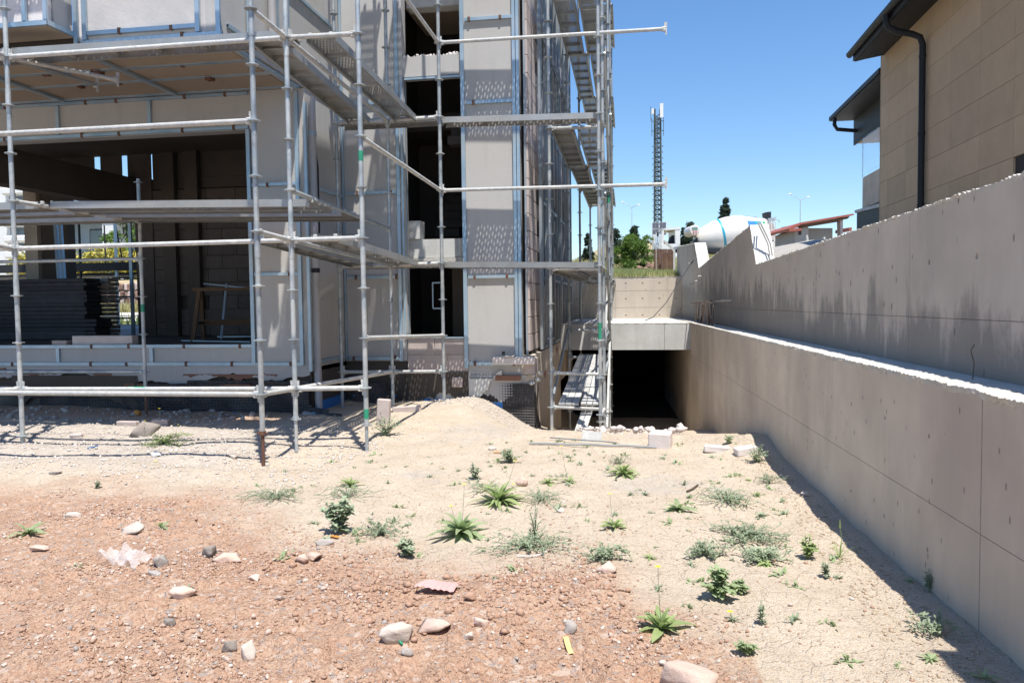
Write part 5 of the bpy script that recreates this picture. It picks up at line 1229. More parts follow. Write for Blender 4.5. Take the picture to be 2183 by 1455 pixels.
lathe([(f, drum_r(f)) for f in (.915,.93,.95)], .012, fa+sgn*.30, fa+sgn*.55, 6).build('livery_patch', m_grnl, drum, True)
lathe([(f, drum_r(f)) for f in (.63,.72,.82,.95)], .008, fa+sgn*1.25, fa+sgn*1.5, 8).build('livery_patch', m_bluel, drum, True)
# stand, hopper, ladder, chute
tprism('drum_stand', [(1480,529),(1489,505),(1491,505),(1493,529)], .5, 1.7, m_black); tprism('gearbox', [(1482,512),(1490,508),(1491,520),(1484,522)], .8, 1.4, m_plank)
for k in range(4): tprism('hose', [(1478+k*3,525),(1484+k*2,512-k),(1485+k*2,512-k),(1480+k*3,525)], -.0+.2*k, .05+.2*k, m_black)
tprism('hopper', [(1644,463),(1656,461),(1664,459),(1660,466),(1654,474),(1648,474)], .7, 1.6, m_galv); tprism('hopper_chimney', [(1640,449.5),(1652,448),(1652,463),(1642,464)], .75, 1.5, m_black)
tprism('rear_frame', [(1644,474),(1656,474),(1660,500),(1656,512),(1646,512),(1643,490)], .6, 1.7, m_block); tprism('hand_rail', [(1644,467),(1662,468),(1664,474),(1663,474),(1661,469),(1644,468)], .1, .15, m_galv)
for x in (1643.5, 1652.5): tprism('ladder_rail', [(x,470),(x+1.2,470),(x+1.6,528),(x+.4,528)], -.05, .02, m_drum)
for k in range(8): tprism('ladder_rung', [(1644,490+k*5),(1653,489.6+k*5),(1653,490.6+k*5),(1644,491+k*5)], -.04, .01, m_drum)
tprism('chute', [(1654,496),(1657,500),(1674,514),(1675,518),(1671,518),(1654,508)], .8, 1.2, m_drum); tprism('chute_mouth', [(1671,513),(1675,513),(1675,520),(1671,519)], .7, 1.3, m_drum)

# ------------------------------------------------------------------ red roofed hut
m_rooft = pmat('red roof sheet', (.33,.09,.06), (.27,.075,.05), 3, .6); m_plast2 = pmat('grey hut plaster', (.36,.35,.33), (.30,.29,.27), 1, .9)
D_ = 40.; s_ = D_/FPX; tb = on_hill(1760, D_)
hut = thing('hut', tb, 'small grey hut with sloping red metal roof behind the stained wall', 'hut')
tprism('wall', [(1695,492),(1719,481),(1719,530),(1694,530)], 0, 3, m_plast2, hut); tprism('window', [(1702,490),(1708,487),(1708,500),(1702,501)], -.02, 0, m_dark, hut)
tprism('back_wall', [(1725,482),(1792,482),(1792,530),(1725,530)], 1.0, 1.2, m_plast2, hut); tprism('pillar', [(1720,480),(1725,479),(1725,530),(1720,530)], .1, .4, m_block, hut); tprism('pillar', [(1791,464),(1797,463),(1797,510),(1792,510)], 0, .4, m_block, hut)
tprism('roof', [(1674,489),(1700,476),(1812,457),(1814,460),(1702,480),(1676,494)], -.4, 3.5, m_rooft, hut)
tprism('rafter', [(1700,482),(1808,462),(1804,467),(1704,487)], -.2, 0, m_wood, hut); tprism('beam', [(1722,478),(1800,466),(1800,470),(1722,483)], .2, .4, m_wood, hut)
tprism('low_roof', [(1674,489),(1700,488),(1702,493),(1676,495)], -.5, .2, m_rooft, hut); tprism('side_roof', [(1798,487),(1816,484),(1816,492),(1798,494)], .0, 1, m_rooft, hut)
for px, py in ((1723, 522), (1754, 520), (1688, 518)):
    t = thing('pale_post', TP(px, py, -2), {1723: 'short pale leaning post in front of the hut wall', 1754: 'short pale post right of the leaning one before the hut', 1688: 'short pale post between the truck chute and the hut'}[px], 'post')
    tprism('post', [(px-2,py-9),(px+1,py-10),(px+4,py+8),(px-1,py+9)], -2.1, -2, m_concl, t)
# grey heap ridge right behind the wall
# ------------------------------------------------------------------ behind the building, seen through the openings
m_wh = pmat('white render wall', (.70,.71,.72), (.64,.65,.66), .5, .7); m_road = pmat('pale asphalt', (.20,.20,.21), (.17,.17,.18), 2, .9); m_kerb = pmat('pale paving', (.60,.56,.50), (.54,.50,.44), 2, .9)
mb = MB()
for Y0, Y1, dz, mt, nm in ((21.5, 24.2, .02, m_kerb, 'pavement'), (24.2, 25.6, .03, m_road, 'road'), (25.6, 27.2, .02, m_kerb, 'far_pavement')):
    V, F_ = grid(np.arange(-45, -8, 1.), np.linspace(Y0, Y1, 5), lambda X, Y: hill_h(X, Y)+dz+.03)
    tag(put(nm, np_mesh(nm, V, F_, mt), None, (0,0,0)), kind='structure')
sw = thing('stone_wall', (-22, 30, 1.3), 'low rubble stone wall across the road, seen through the left window opening', 'stone wall')
rs = random.Random(8)
for i in range(90):
    for j in range(4):
        x = -27+i*.16+rs.uniform(-.03,.03)
        MB().bbox(x, x+.15, 29.85, 30.15, 1.25+j*.33, 1.55+j*.33, b=.04, j=.03).build('stone', m_rubred if (i+j) % 3 else m_block, sw)
        if i*4+j > 290: break
MB().box(-28, -12, 29.9, 30.3, 1.2, 2.5).build('core', m_concd, sw)
grass_field('roadside_grass', 9000, (-28, -13), (27.4, 29.9), .35, m_drygrass, hill_h, 7, .02); grass_field('roadside_weeds', 2500, (-28, -12), (20.2, 21.4), .3, m_leafl, hill_h, 8, .015)
V, F_ = leaf_cloud([((-27+i*.9, 31.3, 3.45+.15*math.sin(i*1.7)), (.7, .6, .62)) for i in range(17)], 16000, .10, 12, droop=-.8)
V2 = V-np.array([-20, 31.3, 2.0]); tag(put('golden_hedge', np_mesh('golden_hedge', V2, F_, m_yhedge), None, (-20, 31.3, 2.0)), 'golden yellow hedge across the road behind the unfinished building', 'hedge')
wb = thing('white_building', (-24, 40, 2), 'white modern house with recessed grey windows, seen through the left window opening', 'building')
MB().box(-34, -19, 40, 50, 2, 4.2).build('wall', m_wh, wb)
MB().box(-34, -19, 39.6, 50, 6.4, 7.4).build('wall', m_wh, wb); MB().box(-34, -19, 41.5, 50, 4.2, 6.4).build('back_wall', m_pipeb, wb)
for x in (-34, -29.4, -24.0, -22.2): MB().box(x, x+.8, 39.7, 41.5, 4.2, 6.4).build('fin', m_wh, wb)
for x in (-31.5, -27.6, -23.2): 
    w = MB().box(x, x+1.6, 41.42, 41.5, 4.4, 6.1).build('window', m_black, wb); MB().box(x+.06, x+1.54, 41.40, 41.42, 4.46, 6.04).build('pane', m_wind, w)
for k in range(4): MB().box(-34, -19, 39.55, 39.60, 4.3+k*.25, 4.33+k*.25).build('rail', m_galv, wb)
p = Vector((-23.2, 33, 2.6)); tree('green_tree', p, 3.6, 2.6, 'bushy green tree in front of the white house, seen through the opening', m_willow, 6000, .10, seed=12, trunk=.1, clumps=40)
XA = onY(0, 400, 90).x
t2 = thing('apartment_block', (XA, 90, 4), 'distant apartment block with stacked curved balconies, seen through the far left opening', 'building')
MB().box(XA-14, XA+1.2, 90, 100, 2, 26).build('wall', m_wh, t2); MB().box(XA+1.3, XA+5, 91, 100, 2, 26).build('wall', m_pipeb, t2)
for k in range(11): MB().bbox(XA+1.3, XA+4.8, 88.6, 91, 4+k*2.0, 4.9+k*2.0, b=.3).build('balcony', m_wh, t2)
# steel yard frame and prop outside the back opening
yf_ = thing('steel_canopy', (-14, 17.5, .95), 'dark steel canopy frame just behind the unfinished building', 'canopy')
MB().box(-19, -11.5, 16.8, 17.1, 2.40, 2.58).build('beam', m_black, yf_); MB().box(-19, -11.5, 17.2, 18.4, 2.30, 2.36).build('roof_sheet', m_black, yf_)
for x in (-13.2, -15.5): MB().tube((x, 17, .8), (x, 17, 4.0), .028, 8).build('post', m_black, yf_)
for k in range(6): MB().tube((-14.6+k*.55, 19.8, 2.6), (-14.6+k*.35, 19.8, 3.8), .02, 6).build('fence_bar', m_black, yf_)
stud((-12.20, 16.9, .95), (-12.20, 16.9, 4.2), .05, .05)
for z in (1.25, 1.75, 2.2): MB().box(-12.2, -11.8, 16.85, 16.9, z, z+.04).build('cross_bar', m_black, yf_)
# ------------------------------------------------------------------ stones, clods and gravel on the site
m_stw = pmat('pale limestone', (.56,.49,.43), (.46,.39,.335), 9, .95, .5, 50, rand=.08)
m_stp = pmat('pinkish stone', (.58,.45,.38), (.48,.35,.28), 9, .95, .6, 50, rand=.08)
m_stg = pmat('grey stone', (.42,.38,.35), (.32,.285,.26), 9, .95, .6, 50, rand=.12)
m_std = pmat('dark stone', (.29,.25,.22), (.20,.175,.155), 9, .95, .6, 50, rand=.12)
m_clod = pmat('red soil clod', (.43,.28,.20), (.36,.22,.15), 14, .97, .7, 60)
m_clodb = pmat('beige soil clod', (.47,.37,.27), (.38,.29,.20), 14, .97, .7, 60)
m_rubble = pmat('pale rubble', (.60,.55,.50), (.48,.42,.37), 9, .95, .6, 50)
rs = np.random.RandomState(77)
def field_pts(n, xr, yr, keep, power=1.):
    n = int(n)
    """more pieces close to the viewer; returns points resting on the ground"""
    X = rs.uniform(*xr, n*4); Y = yr[0]+(yr[1]-yr[0])*rs.rand(n*4)**power; k = keep(X, Y); X, Y = X[k][:n], Y[k][:n]
    Z = base_h(X, Y)+fine_h(X, Y); return np.stack([X, Y, Z], -1)
inside = lambda X, Y: X < 1.50-.0415*Y
patchy = lambda X, Y: np.clip(.28+2.6*vnoise(X, Y, .5, 51)+1.2*vnoise(X, Y, .17, 52), .06, 1)
pk = lambda X, Y: (rs.rand(len(X)) < (.06+.94*red_mask(X, Y))*patchy(X, Y)) & inside(X, Y)
P = field_pts(21000, (-4.6, 1.3), (1.9, 5.6), pk, 1.4); scatter_rocks('red_clods', P, rs.lognormal(math.log(.0055), .45, len(P)), m_clod, 1)
pf = lambda X, Y: (rs.rand(len(X)) < .03+red_mask(X, Y)) & inside(X, Y)
P = field_pts(16000, (-4.6, 1.3), (1.9, 5.4), pf, 1.5); scatter_rocks('fine_red_grit', P, rs.lognormal(math.log(.0034), .4, len(P)), m_clod, 12)
P = field_pts(2600, (-4.6, 1.3), (1.9, 6.0), pk, 1.2); scatter_rocks('pale_gravel', P, rs.lognormal(math.log(.0060), .5, len(P)), m_stw, 2)
P = field_pts(1500, (-4.6, 1.3), (1.9, 6.0), pk, 1.2); scatter_rocks('pink_gravel', P, rs.lognormal(math.log(.0075), .5, len(P)), m_stp, 3)
P = field_pts(700, (-4.6, 1.3), (1.9, 6.0), pk, 1.2); scatter_rocks('grey_gravel', P, rs.lognormal(math.log(.0068), .5, len(P)), m_stg, 4)
rg = lambda X, Y: (rs.rand(len(X)) < np.clip(1-abs((Y-3.9-.25*np.sin(X*1.7))/.55), 0, 1)*np.clip((X+2.6)/1.2, 0, 1)) & (red_mask(X, Y) > .5) & inside(X, Y)
P = field_pts(900, (-2.4, .6), (3.0, 4.8), rg); scatter_rocks('red_clods', P, rs.lognormal(math.log(.0105), .45, len(P)), m_clod, 5)
bk = lambda X, Y: (rs.rand(len(X)) > red_mask(X, Y)) & inside(X, Y)
P = field_pts(5000, (-5, 1.3), (2.0, 9.0), bk, 1.1); scatter_rocks('beige_crumbs', P, rs.lognormal(math.log(.0038), .45, len(P)), m_clodb, 6)
ck = lambda X, Y: (X < -2.6) & (Y > 6.0) & (rs.rand(len(X)) > nsst(8.2, 9.2, Y)*.85)
P = field_pts(5200, (-8.5, -2.4), (6.0, 9.8), ck); scatter_rocks('chalk_rubble', P, rs.lognormal(math.log(.0085), .5, len(P)), m_rubble, 7)
P = field_pts(700, (-3.1, -1.5), (10.3, 11.35), lambda X, Y: X > -9); scatter_rocks('chalk_rubble', P, rs.lognormal(math.log(.008), .6, len(P)), m_rubble, 8)
P = field_pts(170, (-.75, .5), (9.1, 10.6), lambda X, Y: inside(X, Y)); P[:, 2] += .03; scatter_rocks('garage_rubble', P, rs.lognormal(math.log(.032), .5, len(P)), m_blockw, 9, sink=.1)
P = field_pts(170, (-9, -4.5), (9.0, 9.95), lambda X, Y: X < 9); scatter_rocks('shaded_rubble', P, rs.lognormal(math.log(.022), .6, len(P)), m_stg, 10)
P = field_pts(1500, (1.0, 1.5), (2.5, 8.2), inside); scatter_rocks('wall_foot_crumbs', P, rs.lognormal(math.log(.0045), .5, len(P)), m_clodb, 11)

def stone(px, py, w, h, mat, label, seed, flat=None, yaw=None, lean=0., name='stone', cat='stone', sub=3, planes=6, jag=1.3, group=None):
    """one stone standing where the photograph shows it; w, h in photo pixels"""
    g = gpt(px, py); dist = (g-CAMP).dot(fw); W = w*dist/FPX/2; Hh = h*dist/FPX
    V, F_ = hull_mesh(seed*7+3, 10+seed % 6 if planes > 5 else 8); V = V/np.array([np.abs(V[:,0]).max(), np.abs(V[:,1]).max(), np.abs(V[:,2]).max()])
    V = V*np.array([W, W*.75, max(.012, Hh*.52)])
    if lean: V[:, 0] += V[:, 2]*lean
    o = put(name, np_mesh(name, V, F_, mat), None, (g.x, g.y+W*.3, g.z+Hh*.26)); o.rotation_euler.z = (yaw if yaw is not None else random.Random(seed).uniform(-.5, .5))
    return tag(o, label, cat, group)
S = [
 (275,1140,54,36,m_stw,'angular white block fragment on the red soil, left of centre',1),
 (340,1210,32,36,m_stg,'upright grey stone just right of the crumpled plastic bag',2),
 (326,1232,40,18,m_stg,'flat pale grey flake in front of the upright grey stone',3),
 (384,1274,62,30,m_stp,'flat cream coloured stone in the red soil below the grey flake',4),
 (840,1360,76,44,m_stw,'large angular whitish stone with green string at its foot',5),
 (922,1348,80,36,m_stp,'flat topped pinkish stone right of the large whitish stone',6),
 (1024,1336,34,32,m_stp,'small pink stone right of the flat topped pinkish one',7),
 (995,1362,30,24,m_stw,'small cream stone below the small pink stone',8),
 (525,1405,38,58,m_stw,'long white stone pointing at the viewer, bottom left',9),
 (640,1196,34,26,m_stp,'broken buff stone, left half of the split pair',10),
 (668,1196,46,24,m_stp,'broken buff stone, right half of the split pair',11),
 (690,1163,40,18,m_stg,'grey stone at the foot of the dusty green weed',12),
 (446,1188,46,32,m_std,'brownish squarish stone half sunk in the red soil',13),
 (76,1176,50,16,m_stp,'flat pinkish stone at the left edge below the broad weed',14),
 (152,1104,34,14,m_stw,'small flat pale stone near the left edge',15),
 (360,1332,30,24,m_std,'dark grey stone low on the left',16),
 (486,1384,36,32,m_std,'dark brown clod beside the long white stone',17),
 (1294,1222,48,36,m_stp,'pinkish stone standing alone where red and beige soil meet',18),
 (1112,1036,28,26,m_stp,'pale pink stone beside the dense green clump',19),
 (1214,1352,34,42,m_stg,'mottled grey stone sunk in the red clods, right of centre',20),
 (1470,1470,120,60,m_stp,'big cream stone cut by the bottom edge of the view',21),
 (1002,1280,30,22,m_clod,'small red clod right of the pink tile piece',22),
 (1716,1058,20,14,m_stw,'small white stone on the edge of the wall shadow',23),
 (1402,952,0,0,None,None,0),
 (116,1010,30,12,m_stg,'small grey stone on the chalky ground at the far left',24),
 (495,976,24,12,m_stw,'small white stone left of the rusty scaffold foot',25),
 (1050,958,20,10,m_stw,'small white stone near the mound foot',26),
 (596,1278,30,20,m_stw,'small cream stone halfway along the red soil',27),
 (540,1238,34,16,m_stp,'flat pinkish stone in the middle of the red soil',28),
 (866,1404,32,26,m_stg,'grey gravel stone near the bottom centre',29),
 (480,1198,70,18,m_stp,'long low reddish clod ridge left of the split buff stones',30),
 (1196,1092,20,14,m_stw,'tiny pale stone among the beige weeds',31),
 (1410,1418,24,16,m_stw,'small pale stone near the big cream stone',32),
 (1095,965,0,0,None,None,0)]
for px, py, w, h, mt, lb, sd in S:
    if mt: stone(px, py, w, h, mt, lb, sd)
stone(298, 930, 62, 42, m_std, 'brown wedge shaped rock leaning up at the edge of the overhang shadow', 45, planes=6, lean=.35, yaw=.1)
stone(885, 846, 40, 22, m_stg, 'grey rock in shade against the black dimpled sheet', 42)
m_bottle = m_bluefoam
def block(px, py, w, h, d, label, mat=m_blockw, rz=0., tilt=0., rx=0.):
    g = gpt(px, py); k = (g-CAMP).dot(fw)/FPX; mb = MB(); mb.bbox(-w*k/2, w*k/2, 0, d, -.01, h*k, b=.01, j=.003)
    o = put('block', mb.mesh('block', mat), None, g); o.rotation_euler = (rx, tilt, rz); return tag(o, label, 'block')
block(1405, 956, 46, 32, .24, 'large pale block at the mouth of the garage ramp', rz=-.15)
block(1528, 964, 54, 13, .09, 'flat pale block lying at the ramp edge, left one by the wall', rz=-.1, tilt=.06)
block(1596, 969, 46, 15, .12, 'flat pale block tilted against the foot of the long wall', rz=.25, tilt=-.12)
block(815, 903, 28, 52, .08, 'pale block standing upright behind the third front pole', m_block, tilt=.05)
block(866, 878, 60, 12, .09, 'long pale block lying beside the upright one', m_block, tilt=-.08)
block(268, 908, 46, 9, .10, 'pale pink block lying at the shadow edge behind the wedge shaped rock', m_block)
block(340, 908, 34, 14, .14, 'bluish white block half hidden behind the wedge shaped rock', m_block, rz=.3)
block(135, 862, 52, 12, .14, 'grey block lying in deep shade under the window opening', m_block, rz=-.2)
block(160, 934, 24, 9, .1, 'small pale block on the chalky ground at the left', m_block, rz=.2)
# rods lying on the crest
for i, (a, b, lb) in enumerate((((1128, 948), (1400, 957), 'long grey steel rod lying on the ground below the narrow scaffold, front one'), ((1172, 938), (1315, 949), 'thin grey rod lying behind the long rod at the scaffold foot'))):
    A, B = gpt(*a), gpt(*b); mb = MB(); n = 8
    mb.path([A.lerp(B, k/n)+Vector((0, 0, .02 if i == 0 else .03))+Vector((0,0,max(0, gh(*A.lerp(B, k/n).xy)-A.lerp(B, k/n).z))) for k in range(n+1)], .011 if i == 0 else .007, 8)
    tag(mb.build('steel_rod', m_plank, None, True), lb, 'rod')
# perforated scrap plate at the foot of the scaffold
g = gpt(1262, 940); mb = MB(); mb.bbox(-.11, .10, -.003, .003, -.03, .11, b=.003); o = put('scrap_plate', mb.mesh('scrap_plate', m_dusty), None, g); o.rotation_euler = (-.4, .12, .1); tag(o, 'pale bent scrap plate leaning at the foot of the narrow scaffold', 'plate')
# plastic bag, pink ridged tile, scraps
m_bag = bpy.data.materials.new('crumpled clear plastic'); m_bag.use_nodes = True; b_ = m_bag.node_tree.nodes['Principled BSDF']
b_.inputs['Base Color'].default_value = (.8,.76,.75,1); b_.inputs['Roughness'].default_value = .25; b_.inputs['Alpha'].default_value = .42
g = gpt(262, 1202); V, F_ = grid(np.linspace(-.12, .12, 34), np.linspace(-.07, .09, 26), lambda X, Y: .035+.030*np.sin(X*38+Y*21)+.022*np.sin(X*70-Y*45)+.05*vnoise(X, Y, .035, 61)+.25*vnoise(X, Y, .09, 62)*.3)
k = np.abs(V[:, 1]-.01) < .035+.05*np.abs(V[:, 0]/.12+.1); V[:, 2] = np.maximum(V[:, 2], .004); V[:, 1] *= .4+.6*np.abs(V[:, 0]/.12)
o = put('plastic_bag', np_mesh('plastic_bag', V, F_, m_bag, True), None, g); tag(o, 'crumpled translucent plastic bag lying on the red soil', 'plastic bag')
m_pinkt = pmat('pink ridged tile', (.60,.36,.34), (.52,.29,.27), 6, .8, .2, 30)
g = gpt(928, 1266)-Vector((0,0,.02)); V, F_ = grid(np.linspace(-.10, .10, 80), np.linspace(0, .11, 20), lambda X, Y: .012+.045*np.cos(Y*14)*1.0+.003*np.sin(X*210)+.01*vnoise(X, Y, .05, 66))
V[:, 0] *= 1-.5*(V[:, 1]/.11)**2*(V[:, 0] < 0); V[:, 2] += .25*V[:, 0]*-.3
o = put('tile_fragment', np_mesh('tile_fragment', V, F_, m_pinkt, True), None, g); o.rotation_euler = (.35, 0, -.12); tag(o, 'broken pink ridged tile fragment stuck in the red soil', 'tile')
def strip(name, pts, w, mat, label, cat, th=.002):
    mb = MB(); pts = [gpt(*p)+Vector((0,0,.012)) for p in pts]
    for a, b in zip(pts, pts[1:]): mb.bar(a, b, w, th)
    return tag(mb.build(name, mat), label, cat)
strip('green_string', [(826,1356),(838,1362),(846,1366),(858,1378)], .008, m_green, 'frayed green string at the foot of the large whitish stone', 'string', .006)
m_yel = pmat('yellow scrap', (.70,.55,.22), None, 9, .6); m_ora = pmat('orange scrap', (.65,.28,.06), None, 9, .6); m_bluep = pmat('blue plastic', (.04,.17,.42), None, 9, .4)
strip('yellow_scrap', [(1206,1362),(1210,1378),(1214,1392),(1218,1398)], .022, m_yel, 'torn yellow plastic scrap in the red clods right of centre', 'scrap')
strip('orange_scrap', [(1052,965),(1064,966),(1080,967)], .035, m_ora, 'flat orange scrap beside the spiky weed behind', 'scrap')
strip('orange_scrap', [(704,1146),(712,1145),(722,1148)], .03, m_ora, 'small orange scrap under the dusty green weed', 'scrap')
strip('blue_pen', [(186,957),(198,955),(208,952)], .012, m_bluep, 'thin blue plastic stick on the chalky ground', 'stick', .01)
strip('dry_twig', [(1464,1050),(1476,1045),(1488,1036)], .012, m_bark, 'short dark twig curled on the beige soil', 'twig', .01)
strip('cord', [(1102,1188),(1130,1189),(1150,1186),(1166,1178)], .006, m_dirtw, 'thin whitish cord below the sprawling weed', 'cord', .005)
g = gpt(336, 971); mb = MB(); mb.bbox(-.04, .04, -.03, .03, 0, .035, b=.015, j=.012); o = put('crumpled_paper', mb.mesh('crumpled_paper', m_dirtw), None, g); tag(o, 'crumpled white scrap on the pale ground below the wedge shaped rock', 'scrap')
g = gpt(332, 984); mb = MB(); mb.bbox(-.018, .018, -.012, .012, 0, .012, b=.005); o = put('bottle_cap', mb.mesh('yellow_lid', m_yel), None, g); tag(o, 'tiny yellow lid just below the crumpled white scrap', 'lid')
g = gpt(293, 885); mb = MB(); mb.bbox(-.04, .04, -.03, .03, 0, .07, b=.015); o = put('ochre_pot', mb.mesh('ochre_pot', m_ora), None, g); tag(o, 'small ochre scrap in shade beside the inner scaffold foot', 'scrap')

# ------------------------------------------------------------------ weeds
def leaf_mesh(L_, w, curl, toothed=False, n=7, fold=.25, seed=0):
    """a blade: starts at the origin going +x, rises then droops"""
    rnd = random.Random(seed); vs = []; fs = []; x = z = 0; a = curl[0]
    for i in range(n+1):
        t = i/n; ww = w/2*(math.sin(math.pi*min(1, t*.9+.10))**.8)*(1 if t < .98 else .1)
        if toothed: ww *= (1.25 if i % 2 else .7)
        sw = rnd.uniform(-.04, .04)*w
        vs += [(x, -ww+sw, z+ww*fold), (x, sw, z), (x, ww+sw, z+ww*fold)]
        x += L_/n*math.cos(a); z += L_/n*math.sin(a); a -= curl[1]/n
    for i in range(n): 
        b = i*3; fs += [(b,b+3,b+4,b+1),(b+1,b+4,b+5,b+2)]
    return vs, fs
def merge_leaves(name, items, mat, parent, loc):
    """items = [(vs, fs, matrix)] -> one foliage mesh"""
    mb = MB()
    for vs, fs, m in items: mb.add([m @ Vector(v) for v in vs], fs)
    me = bpy.data.meshes.new(name); me.from_pydata(mb.v, [], mb.f); me.materials.append(mat); me.polygons.foreach_set('use_smooth', [True]*len(me.polygons))
    return put(name, me, parent, loc)
def rot_zy(az, tilt=0, roll=0): return Matrix.Rotation(az, 4, 'Z') @ Matrix.Rotation(-tilt, 4, 'Y') @ Matrix.Rotation(roll, 4, 'X')
def flower(t, g, h, lean, seed, mat=None):
    rnd = random.Random(seed); top = Vector((lean*h, rnd.uniform(-.1,.1)*h, h)); mb = MB()
    mb.path([g, g+top*.5+Vector((lean*.1*h, 0, 0)), g+top], [.0018, .0014, .0011], 5); st = mb.build('flower_stem', m_leafg, t, True)
    vs, fs = leaf_mesh(.016, .010, (.5, .6)); merge_leaves('flower', [(vs, fs, rot_zy(i*.785)) for i in range(8)], m_yellow, t, g+top)
def rosette_weed(px, py, wpx, label, mat=m_leaf, n=22, wide=.16, up=.9, flowers=(), seed=0, big=False, group=None, name='rosette_weed', toothed=False):
    g = gpt(px, py); k = (g-CAMP).dot(fw)/FPX; Rl = wpx*k/2*1.12; rnd = random.Random(seed+int(px)); t = thing(name, g, label, 'weed', group); items = []
    for i in range(n):
        az = i*2.4+rnd.uniform(-.5, .5); f = i/n; L_ = Rl*lerp(1.05, .6, f)*rnd.uniform(.5, 1.2); a = lerp(.2, up+.45, f)+rnd.uniform(-.2, .25)
        vs, fs = leaf_mesh(L_*1.05, L_*wide*rnd.uniform(.85, 1.2)*1.25, (a, lerp(.9, 1.2, f)), toothed, 8 if not toothed else 10, seed=i); m = rot_zy(az, 0, rnd.uniform(-.3, .3))
        if big:
            me = bpy.data.meshes.new('leaf'); me.from_pydata([m @ Vector(v) for v in vs], [], fs); me.materials.append(mat); me.polygons.foreach_set('use_smooth', [True]*len(fs)); put('leaf', me, t, g+Vector((0,0,.004)))
        else: items.append((vs, fs, m))
    if items: merge_leaves('foliage', items, mat, t, g+Vector((0,0,.004)))
    for i, (hpx, lean) in enumerate(flowers): flower(t, g, hpx*k, lean, seed+i)
    return t
def bushy_weed(px, py, wpx, hpx, label, mat=m_leafg, stems=7, seed=0, leafw=.5, lsz=.030, group=None, name='bushy_weed', toothed=True, per=16):
    g = gpt(px, py); k = (g-CAMP).dot(fw)/FPX; W, H_ = wpx*k/2*1.12, hpx*k*1.1; stems = int(stems*1.5); rnd = random.Random(seed+int(px)); t = thing(name, g, label, 'weed', group); items = []; mb = MB()
    for s in range(stems):
        az = rnd.uniform(0, 6.28); q = rnd.uniform(.2, 1); tip = Vector((math.cos(az)*W*q, math.sin(az)*W*q*.8, H_*lerp(1, .35, q)*rnd.uniform(.8, 1.05))); mid = tip*.5+Vector((0, 0, H_*.12))
        mb.path([Vector((0,0,0)), mid, tip], [.003, .0025, .0012], 5)
        for i in range(per):
            f = lerp(.12, 1, i/per); p = (mid*(2*f) if f < .5 else mid.lerp(tip, 2*f-1)); L_ = lsz*rnd.uniform(.8, 1.6)*(1.2-.4*f)
            vs, fs = leaf_mesh(L_, L_*leafw, (rnd.uniform(-.1, .8), .7), toothed, 5, seed=i); items.append((vs, fs, Matrix.Translation(p) @ rot_zy(i*2.4+rnd.uniform(-.4,.4))))
    me = mb.mesh('stem', mat, True); put('stem', me, t, g); merge_leaves('foliage', items, mat, t, g); return t
def sprawl_weed(px, py, wpx, label, mat=m_leafg, stems=14, seed=0, lsz=.020, group=None, name='sprawling_weed', ratio=.5, upr=.07, per=24):
    g = gpt(px, py); k = (g-CAMP).dot(fw)/FPX; W = wpx*k/2*1.3; stems = int(stems*1.4); rnd = random.Random(seed+int(px)); t = thing(name, g, label, 'weed', group); items = []; mb = MB()
    for s in range(stems):
        az = rnd.uniform(0, 6.28); q = rnd.uniform(.35, 1.1); pts = [Vector((0,0,.004))]; d = Vector((math.cos(az), math.sin(az), 0)); L_ = W*q
        for i in range(1, 6):
            d = (Matrix.Rotation(rnd.uniform(-.35, .35), 3, 'Z') @ d); p = pts[-1]+d*L_/5; p.z = gh(g.x+p.x, g.y+p.y)-g.z+rnd.uniform(.004, upr); pts.append(p)
        mb.path(pts, .0016, 4)
        for i in range(per):
            f = i/per*4.99; j = int(f); p = pts[j].lerp(pts[j+1], f-j); L2 = lsz*rnd.uniform(.6, 1.4)
            vs, fs = leaf_mesh(L2, L2*.42, (rnd.uniform(0, .9), .5), False, 3, seed=i); items.append((vs, fs, Matrix.Translation(p) @ rot_zy(rnd.uniform(0, 6.28))))
    put('stem', mb.mesh('stem', mat), t, g); merge_leaves('foliage', items, mat, t, g); return t
rosette_weed(1410, 1345, 134, 'big broad leaved green plant at the red clods edge, with a thin yellow flower stalk', m_leafl, 26, .20, 1.1, ((142, -.05),), 1, True)
rosette_weed(984, 1138, 138, 'large dense rosette of long green leaves with one yellow flower, middle of the ground', m_leaf, 46, .15, 1.0, ((104, .05), (60, -.35)), 2, True)
rosette_weed(1064, 1070, 118, 'dense bright grassy clump right above the large rosette', m_leafl, 60, .12, 1.2, ((90, .4), (40, .8)), 3, True)
rosette_weed(1330, 1012, 78, 'round green rosette in front of the garage opening', m_leafl, 40, .16, 1.0, (), 4, True)
rosette_weed(1309, 1125, 64, 'bright green rosette with a short yellow flower, right of the large rosette', m_leafl, 30, .18, 1.1, ((72, -.12),), 5, True)
rosette_weed(1445, 1088, 74, 'flat grey green rosette with pointed leaves on the right of the bare soil', m_leaf, 28, .18, .8, (), 6, True)
rosette_weed(1168, 1030, 52, 'low bright rosette, left of the flat pair with the tall stalk', m_leafl, 22, .14, .9, (), 7)
rosette_weed(1212, 1028, 54, 'low bright rosette with a tall wiry stalk, right of the flat pair', m_leafl, 22, .14, .8, ((78, -.18),), 8)
rosette_weed(746, 1036, 62, 'small bright rosette left of the centre, above the dusty weed', m_leafl, 30, .14, 1.0, (), 9)
rosette_weed(60, 1138, 96, 'flat broad leaved plant at the far left of the red soil', m_leaf, 16, .16, .5, (), 10, True)
rosette_weed(342, 1126, 60, 'three leaved seedling right of the angular white fragment', m_leaf, 8, .26, .9, (), 11, True)
rosette_weed(1562, 1324, 38, 'tiny rosette with a yellow bud on the beige soil, low right', m_leafg, 16, .16, .8, ((20, -.3),), 12)
rosette_weed(1386, 1190, 36, 'tiny flat pale rosette near the pinkish stone', m_leafl, 20, .14, .5, (), 13)
